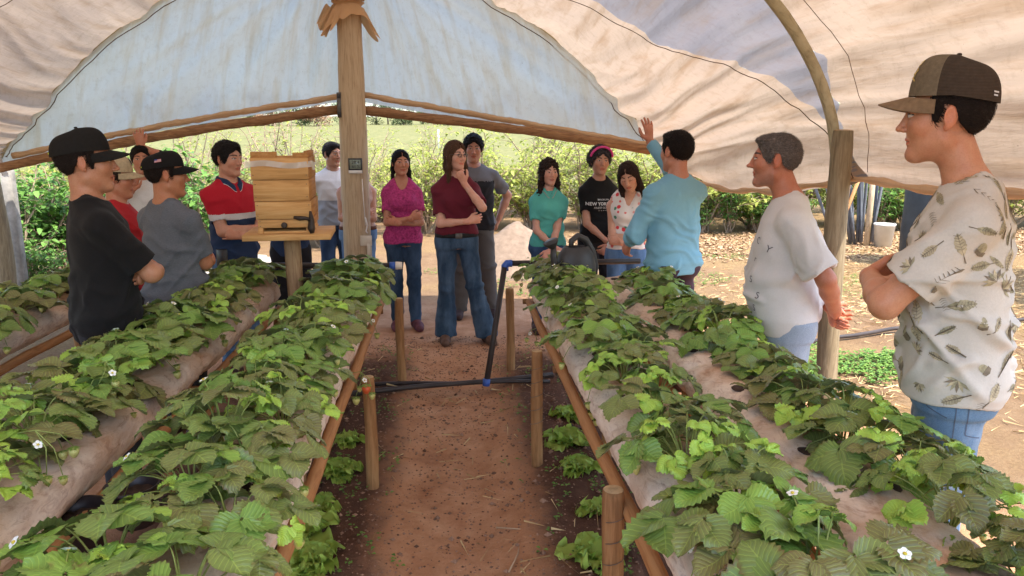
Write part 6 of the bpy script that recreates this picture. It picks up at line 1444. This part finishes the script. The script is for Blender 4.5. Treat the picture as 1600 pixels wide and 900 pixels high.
LT = [(528, 735, 'farthest of the lettuces left of the path'), (500, 790, 'fourth from the front of the left lettuces'), (482, 835, 'third from the front of the left lettuces'), (495, 880, 'second from the front of the left lettuces'), (470, 910, 'front lettuce left of the path, at the picture edge'),
 (882, 690, 'lettuce beside the foot of the middle right stake'), (905, 735, 'lettuce just behind the largest right lettuce'), (935, 800, 'largest lettuce right of the path, below the bed rail'), (930, 868, 'front lettuce right of the path, beside the thick stake'), (890, 650, 'farthest of the lettuces right of the path'), (545, 690, 'small lettuce behind the near left stake')]
for i, (px, py, lab) in enumerate(LT):
    q = PZ(px, py, .06); ip = i % 3; c = lp_[ip] if ip not in used2 else copy_tree(lp_[ip]); used2.add(ip); c.location = (q.x, q.y, gz(q.x, q.y)-.005); c.rotation_euler = (0, 0, i*1.7); s = (.95, .85, 1.1)[i % 3]; c.scale = (s, s, s); tag(c, 'frilly pale green lettuce, '+lab if len(lab) < 50 else lab, 'lettuce', 'lettuces along the foot of the beds')
M['weed'] = tintmat('weed_leaf', (.07, .16, .03), (.20, .34, .06), .6, .25, .3, 30)
def weed(mb, x, y, z, rg, s=1.):
    n = rg.randint(3, 6)
    for k in range(n):
        a = rg.uniform(0, 6.28); L = rg.uniform(.008, .02)*s; c_, s_ = math.cos(a), math.sin(a); b = (x+c_*L*.3, y+s_*L*.3); h = z+rg.uniform(.004, .03)*s
        P = [(b[0], b[1], h), (b[0]+c_*L*.6-s_*L*.45, b[1]+s_*L*.6+c_*L*.45, h+L*.3), (b[0]+c_*L*1.2, b[1]+s_*L*1.2, h+L*.1), (b[0]+c_*L*.6+s_*L*.45, b[1]+s_*L*.6-c_*L*.45, h+L*.3)]; mb.add(P, [(0, 1, 2, 3)], c=rg.random())
scatter('seedlings', 900, (-.75, .85, 1.6, 6), weed, M['weed'], 31, 'tiny green weed seedlings dotted over the damp soil beside the path', keep=lambda x, y, rg: abs(x-.03) > .2+rg.uniform(0, .3) and mnoise.noise(Vector((x*4, y*3, 8))) > -.05)
wp_ = PZ(1345, 570, 0)
scatter('clover_patch', 3600, (wp_.x-1.0, wp_.x+.9, wp_.y-.5, wp_.y+.9), lambda mb, x, y, z, rg: weed(mb, x, y, z, rg, 1.7), M['weed'], 32, 'low bright green clover patch on the ground behind the side post', keep=lambda x, y, rg: ((x-wp_.x)/.9)**2+((y-wp_.y)/.5)**2 < rg.uniform(.0, .8)+1.1*mnoise.noise(Vector((x*4, y*4, 2))))
scatter('thin_grass', 3600, (-3.5, 6, 7.2, 10.5), lambda mb, x, y, z, rg: weed(mb, x, y, z, rg, 1.3), M['weed'], 33, 'sparse short grass on trampled earth beyond the tunnel end', keep=lambda x, y, rg: mnoise.noise(Vector((x*.8, y*.9, 12))) > .12)
# twigs on the path
for i, (a, b_, lab) in enumerate((((775, 828), (850, 838), 'thin dry twig lying across the path, farther one'), ((795, 898), (812, 848), 'thin dry curved twig lying on the path near the bottom'))):
    p, q = PZ(*a, .02), PZ(*b_, .02); o = empty('twig', p, 0, lab, 'twig'); MB().tube([(0, 0, .012), (q-p)*.5+Vector((.015, .01, .012)), (q-p)+Vector((0, 0, .01))], [.004, .003, .002], 6).build('stick', M['straw_m'] if 'straw_m' in M else M.setdefault('straw_m', simple('dry_twig', (.42, .28, .17), .8, .2)), o)
# ------------------------------------------------------------------ shrubs, hedge, field trees
M['hedge_leaf'] = tintmat('hedge_leaf', (.16, .21, .035), (.48, .52, .12), .55, .42, .3, 8)
M['dark_leaf'] = tintmat('shrub_leaf', (.045, .115, .022), (.17, .33, .06), .5, .30, .35, 8)
M['far_leaf'] = tintmat('far_leaf', (.035, .06, .022), (.12, .16, .07), .8, .1, .1, 2)
M['dry_leaf'] = tintmat('dry_leaf', (.18, .10, .06), (.34, .22, .13), .9, .2, .1, 5)
M['twig'] = simple('shrub_twig', (.30, .22, .15), .9, .35, 12)
M['bark'] = simple('bark', (.17, .12, .09), .9, .4, 6, .6, 30)
def shrub(seed, h, r, nb, nleaf, L, leafm, name, twiggy=.3, droop=.6):
    rg = random.Random(seed); root = empty(name); st = MB(); lf = MB(); tips = []
    for k in range(nb):
        a = rg.uniform(0, 6.28); rr = r*rg.uniform(.2, 1); hh = h*rg.uniform(.35, 1.12)*(1-.25*(rr/r)**2); p = Vector((rg.uniform(-.08, .08), rg.uniform(-.08, .08), -.03)); pts = [p]; e = Vector((rr*math.cos(a), rr*math.sin(a), hh)); n = 7; j = Vector((rg.uniform(-.1, .1), rg.uniform(-.1, .1), 0))
        for i in range(1, n+1): t = i/n; pts.append(p.lerp(e, t)+Vector((0, 0, .12*h*math.sin(PI*t)))+j*math.sin(t*5)+Vector([rg.uniform(-.02, .02) for _ in range(3)]))
        st.tube(pts, [.014*(1-.8*i/n)+.002 for i in range(n+1)], 5, cap=False)
        for i in range(2, n+1):
            for q in range(2):
                b = rg.uniform(0, 6.28); tl = rg.uniform(.12, .32)*min(1, h); s = pts[i]; t2 = s+Vector((math.cos(b)*tl, math.sin(b)*tl, rg.uniform(-.3, .7)*tl)); tips.append((s, t2)); st.tube([s, s.lerp(t2, .5)+Vector((0, 0, .02)), t2], [.004, .003, .0015], 4, cap=False)
    for k in range(nleaf):
        s, e = tips[rg.randrange(len(tips))]; t = rg.random()**.6; c = s.lerp(e, t)+Vector([rg.gauss(0, .03) for _ in range(3)]); a = rg.uniform(0, 6.28); l_ = L*rg.uniform(.6, 1.25); d = Vector((math.cos(a), math.sin(a), rg.uniform(-droop, .3))).normalized(); u = Vector((rg.uniform(-.4, .4), rg.uniform(-.4, .4), 1)); sd_ = d.cross(u).normalized(); u = sd_.cross(d); w_ = l_*.26
        V = [c, c+d*l_*.35+sd_*w_+u*w_*.35, c+d*l_*.45-u*l_*.02, c+d*l_*.35-sd_*w_+u*w_*.35, c+d*l_*.72+sd_*w_*.75+u*w_*.1-Vector((0, 0, l_*.08)), c+d*l_*.72-sd_*w_*.75+u*w_*.1-Vector((0, 0, l_*.08)), c+d*l_-Vector((0, 0, l_*.22))]
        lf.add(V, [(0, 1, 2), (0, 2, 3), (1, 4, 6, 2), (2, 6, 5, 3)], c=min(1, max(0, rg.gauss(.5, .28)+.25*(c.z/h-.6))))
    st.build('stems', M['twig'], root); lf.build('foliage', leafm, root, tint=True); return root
hs_ = [shrub(21, 1.45, .95, 26, 2400, .075, M['hedge_leaf'], 'hedge_shrub'), shrub(22, 1.75, 1.0, 28, 2200, .07, M['hedge_leaf'], 'hedge_shrub'), shrub(23, 1.25, .95, 26, 2400, .08, M['hedge_leaf'], 'hedge_shrub'), shrub(24, 2.05, .9, 24, 1500, .065, M['hedge_leaf'], 'hedge_shrub')]
ds_ = [shrub(31, 1.45, .7, 14, 1500, .095, M['dark_leaf'], 'leafy_shrub'), shrub(32, 1.2, .65, 14, 1400, .085, M['dark_leaf'], 'leafy_shrub'), shrub(33, 1.6, .7, 14, 1100, .11, M['dark_leaf'], 'leafy_shrub')]
us = set(); rgb_ = random.Random(5)
def put(pl, i, x, y, s, lab, grp, cat='shrub'):
    pr = pl[i]; key = (id(pl), i); c = pr if key not in us else copy_tree(pr); us.add(key); c.location = (x, y, gz(x, y)); c.rotation_euler = (0, 0, rgb_.uniform(0, 6.28)); c.scale = (s, s, s*rgb_.uniform(.9, 1.08)); return tag(c, lab, cat, grp)
# front row of the hedge, running across behind everyone; labelled by what stands before it
row = []
x = -5.4; k = 0
while x < 13.5:
    y = 13.4+.35*math.sin(x*1.1)-(.0 if x > -1 else .8); d = (x)/y; px = 700+1186*d; row.append((x, y)); x += rgb_.uniform(.85, 1.05)
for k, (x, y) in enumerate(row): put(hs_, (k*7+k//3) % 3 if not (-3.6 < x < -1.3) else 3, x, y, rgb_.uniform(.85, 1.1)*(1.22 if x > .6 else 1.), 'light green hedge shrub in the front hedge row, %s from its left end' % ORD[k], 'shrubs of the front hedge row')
x = -7.; k = 0
while x < 11:
    put(hs_, (k*5+1) % 4, x, 15.6+.5*math.sin(x), rgb_.uniform(.9, 1.15)*(1.15 if x > .8 else .9), 'yellowish hedge shrub in the second hedge row, %s from its left end' % ORD[k], 'shrubs of the second hedge row'); x += rgb_.uniform(1.0, 1.3); k += 1
x = -9.; k = 0
while x < 9:
    put(hs_, (k*3+2) % 3, x, 18.3+.5*math.sin(x), rgb_.uniform(.8, 1.0), 'sparse shrub in the third hedge row, %s from its left end' % ORD[k], 'shrubs of the third hedge row'); x += rgb_.uniform(1.3, 1.7); k += 1
for k, (px, Y, i, s, lab) in enumerate([(10, 8.6, 0, .95, 'dark green leafy shrub right by the far left tunnel corner'), (60, 8.3, 1, 1.05, 'bright green leafy shrub just right of the grey corner post'), (110, 8.9, 2, .95, 'tall green shrub behind the black-capped youth'), (165, 9.4, 0, 1.0, 'green shrub showing between the black cap and the beige cap'), (225, 9.6, 1, 1.1, 'green shrub behind the hand on the log rail'), (290, 10.2, 2, 1.05, 'green shrub right of the flag-patched cap'), (-40, 8.0, 2, 1., 'leafy shrub at the left picture edge outside the tunnel'), (340, 11.6, 0, .9, 'small green shrub just left of the polo-shirted boy'), (505, 11.8, 1, .95, 'green shrub right of the hive top'), (20, 6.9+.9, 1, .7, 'low bright green shrub at the foot of the left corner post'), (70, 7.7, 1, .6, 'small green shrub low behind the outermost left bed')]):
    put(ds_, i, (px-700)/1186*Y, Y, s, lab, 'leafy shrubs beyond the left tunnel corner')
for k, (px, s) in enumerate([(1105, .55), (1150, .6), (1200, .55), (1258, .6), (1405, .6), (1445, .65), (1500, .6)]):
    put(ds_, (k+1) % 3, (px-700)/1186*12.9, 12.9, s, 'low dark green bush under the tunnel hem, %s from the left along the litter' % ORD[k], 'low dark bushes right of the man in blue')
# tall bare twiggy bush rising above the hive
tb = shrub(41, 2.35, 1.1, 26, 260, .06, M['dry_leaf'], 'twiggy_bush'); tb.location = ((445-700)/1186*13., 13.0, 0); tag(tb, 'tall mostly bare twiggy bush rising above the hive', 'bush')
tb = shrub(42, 2.2, .9, 20, 500, .06, M['hedge_leaf'], 'twiggy_bush'); tb.location = ((330-700)/1186*12.5, 12.5, 0); tag(tb, 'twiggy pale bush between the two caps and the polo shirt', 'bush')
# field trees far off
def tree(seed, h, r, leafm, name, nl=1500, L=.35):
    rg = random.Random(seed); root = empty(name); mb = MB(); mb.tube([(0, 0, -.3), (.1, 0, h*.3), (-.05, .1, h*.6), (.05, 0, h*.85)], [.16*h/6, .12*h/6, .08*h/6, .03], 8); cl = []
    for k in range(14):
        a = rg.uniform(0, 6.28); z = h*rg.uniform(.12, .95); rr = r*rg.uniform(.15, .8)*(1.1-abs(z/h-.6)); e = Vector((rr*math.cos(a), rr*math.sin(a), z)); mb.tube([(0, 0, z*.65), e*.6+Vector((0, 0, z*.3)), e], [.05, .035, .015], 5, cap=False); cl.append((e, r*rg.uniform(.25, .5)))
    mb.build('trunk', M['bark'], root); lf = MB()
    for k in range(nl):
        c, q = cl[rg.randrange(len(cl))]; v = Vector([rg.gauss(0, 1) for _ in range(3)]).normalized()*q*rg.uniform(.3, 1)**.5; p = c+Vector((v.x, v.y, v.z*.8)); a = Vector([rg.gauss(0, 1) for _ in range(3)]).normalized(); b = a.orthogonal().normalized(); l_ = L*rg.uniform(.5, 1.2)
        lf.add([p, p+a*l_*.5+b*l_*.3, p+a*l_, p+a*l_*.5-b*l_*.3], [(0, 1, 2, 3)], c=rg.random())
    lf.build('crown', leafm, root, tint=True); return root
ft = [tree(51, 6.5, 3.2, M['far_leaf'], 'field_tree'), tree(52, 5., 3.4, M['far_leaf'], 'field_tree'), tree(53, 7.5, 2.8, M['far_leaf'], 'field_tree'), tree(54, 4.5, 3., M['dry_leaf'], 'field_tree')]; us3 = set()
k = 0
for x in np.arange(-60, 48, 3.05):
    i = (k*5+k//4) % 4; c = ft[i] if i not in us3 else copy_tree(ft[i]); us3.add(i); y = 150+rgb_.uniform(-8, 14); c.location = (x+rgb_.uniform(-1.5, 1.5), y, gz(x, y)-.2); c.rotation_euler = (0, 0, rgb_.uniform(0, 6)); s = rgb_.uniform(.7, 1.15); c.scale = (s*1.2, s*1.2, s)
    tag(c, '%s tree on the far edge of the field, %s from the left' % (('tall green', 'round green', 'slender green', 'dry brown')[i], (ORD+['thirty-first', 'thirty-second', 'thirty-third', 'thirty-fourth', 'thirty-fifth', 'thirty-sixth'])[k]), 'tree', 'trees along the far edge of the field'); k += 1
# unseen tree to the right whose shade falls on the bare ground
t = tree(60, 5.6, 1.5, M['dark_leaf'], 'shade_tree', 2600, .22); t.location = (8.4, 6.1, 0); tag(t, 'leafy tree just outside the right of the view, shading bare ground', 'tree')
p = PY(685, 213, 60.); o = empty('field_pole', (p.x, 60, gz(p.x, 60)), 0, 'thin white pole standing far out in the green field', 'pole'); MB().tube([(0, 0, 0), (0, 0, 1.5)], .06, 8).build('shaft', M['white'], o)
# ------------------------------------------------------------------ heap of sand behind the teal shirt
o = empty('sand_heap', ((812-700)/1186*9.6, 9.6, 0), 0, 'grey-brown heap of sand behind the girl in teal', 'heap'); V = []; nu = 48; nr = 22
for j in range(nr+1):
    for i in range(nu): a = 2*PI*i/nu; r = j/nr; x, y = r*1.05*math.cos(a), r*.8*math.sin(a); V.append((x, y, .62*max(0, 1-r)**.9*(1+.2*mnoise.noise(Vector((x*3, y*3, 1))))+.03*mnoise.noise(Vector((x*11, y*11, 1)))*(1-r)-.02*(j == nr)))
meshobj('heap', V, [(j*nu+i, j*nu+(i+1) % nu, (j+1)*nu+(i+1) % nu, (j+1)*nu+i) for j in range(nr) for i in range(nu)], simple('sand', (.20, .145, .105), .95, .25, 12, .9, 60, .1), o)
# ------------------------------------------------------------------ bundle of pipes and sticks, bucket, tank
YB = 11.4
gpipe = simple('grey_pipe', (.14, .15, .17), .5, .3, 4, spec=.4); pc = None; rg = random.Random(8)
for k in range(15):
    px = 1338+k*4.1; x = (px-700)/1186*YB; lean = -.25+.035*k+rg.uniform(-.05, .05)
    if pc is None:
        pc = empty('leaning_hose', (x, YB, 0), 0); MB().tube([(0, 0, 0), (-.05, .02, .5), (-.12, .05, 1.1), (-.16, .08, 1.75)], .024, 8).build('hose', gpipe, pc); c = pc
    else: c = copy_tree(pc)
    c.location = (x, YB+rg.uniform(-.15, .15), 0); c.rotation_euler = (rg.uniform(-.1, .1), lean, rg.uniform(-.4, .4)); tag(c, 'grey plastic hose, %s from the left in the bundle by the white bucket' % ORD[k], 'hose', 'hoses leaning in a bundle')
for k, (pa, pb, r, lab, mt) in enumerate([((1325, 362), (1352, 285), .03, 'slanting brown stick leaning in front of the hose bundle', 'rail'), ((1385, 352), (1368, 262), .045, 'thick pale stake leaning beside the white bucket', 'center_post'), ((1338, 345), (1334, 262), .035, 'dark upright stick at the left of the hose bundle', 'bark')]):
    a = PZ(pa[0], pa[1], 0); a = Vector(((pa[0]-700)/1186*(YB-.3), YB-.3, 0)); b_ = PY(pb[0], pb[1]-30, YB-.1); o = empty('leaning_stick', a, 0, lab, 'stick'); MB().tube([(0, 0, 0), (b_-a)*.5+Vector((.01, 0, 0)), b_-a], [r, r*.95, r*.9], 9, jit=.06).build('shaft', M[mt], o)
bk = (1392-700)/1186*YB; o = empty('bucket', (bk, YB-.35, 0), 0, 'white plastic bucket on the ground beside the hose bundle', 'bucket'); MB().lathe([(.001, 0), (.12, 0), (.15, .33), (.158, .335), (.158, .36), (.145, .36), (.115, .02)], 24).build('body', simple('bucket_white', (.66, .64, .58), .5, .1, 5), o); MB().tube([(.15*math.cos(t), -.01, .33+.05-.13*math.sin(t)) for t in np.linspace(0, PI, 12)], .004, 6).build('handle', M['metal'], o)
tk = PY(1470, 330, 9.2); o = empty('water_tank', (tk.x+.15, 9.4, 0), R(8), 'dark grey tank partly hidden behind the leaf-print tee', 'tank'); MB().lathe([(.001, 0), (.42, 0), (.45, .05), (.46, .4), (.45, .8), (.46, 1.2), (.40, 1.38), (.2, 1.46), (.001, 1.47)], 32).build('body', simple('tank_dark', (.04, .045, .05), .5, .3, 6, .3, 20), o); MB().box((-.2, -.48, 1.02), (.22, .03, .03)).build('handle', M['white'], o)
# hose on the ground right
o = empty('garden_hose', (2.6, 5.6, .02), 0, 'dark hose snaking over bare ground from the side post to the right', 'hose'); pts = []
for px, py in ((1180, 560), (1300, 532), (1345, 524), (1400, 518), (1500, 512), (1600, 502), (1750, 500), (1900, 515)):
    q = PZ(px, py, .02); pts.append(q-Vector((2.6, 5.6, .0)))
P2 = [];
for i in range(len(pts)-1):
    for t in np.linspace(0, 1, 6, endpoint=False): P2.append(pts[i].lerp(pts[i+1], t)+Vector((0, .03*math.sin((i+t)*2.5), 0)))
MB().tube([v-Vector((0, 0, .0)) for v in P2], .018, 8).build('hose', M['pipe'], o)
# litter left: planks and a pale sheet on the ground by the polo-shirted boy
q = PZ(345, 425, .0); o = empty('pale_sheet', (q.x, q.y, .02), .3, 'crumpled off-white sheet on the ground behind the grey-shirted boy', 'sheet'); V = []; n = 24
for j in range(n+1):
    for i in range(n+1): x, y = (i/n-.5)*1.3, (j/n-.5)*1.6; V.append((x+.05*math.sin(y*5), y+.05*math.sin(x*6), .05+.06*mnoise.noise(Vector((x*3, y*3, 3)))+.03*mnoise.noise(Vector((x*9, y*9, 3)))))
meshobj('sheet', V, [(j*(n+1)+i, j*(n+1)+i+1, (j+1)*(n+1)+i+1, (j+1)*(n+1)+i) for j in range(n) for i in range(n)], simple('pale_sheet', (.36, .32, .27), .8, .2, 5), o)
for k, (pa, pb, lab) in enumerate([((310, 445), (372, 462), 'dark plank lying by the boy in jeans'), ((322, 400), (350, 432), 'pale stick lying on the sheet behind the grey tee')]):
    a, b_ = PZ(*pa, .1), PZ(*pb, .1); o = empty('plank', a, 0, lab, 'plank'); MB().tube([(0, 0, 0), b_-a], .03, 6).build('board', M['grey_post'] if k == 0 else M['center_post'], o)
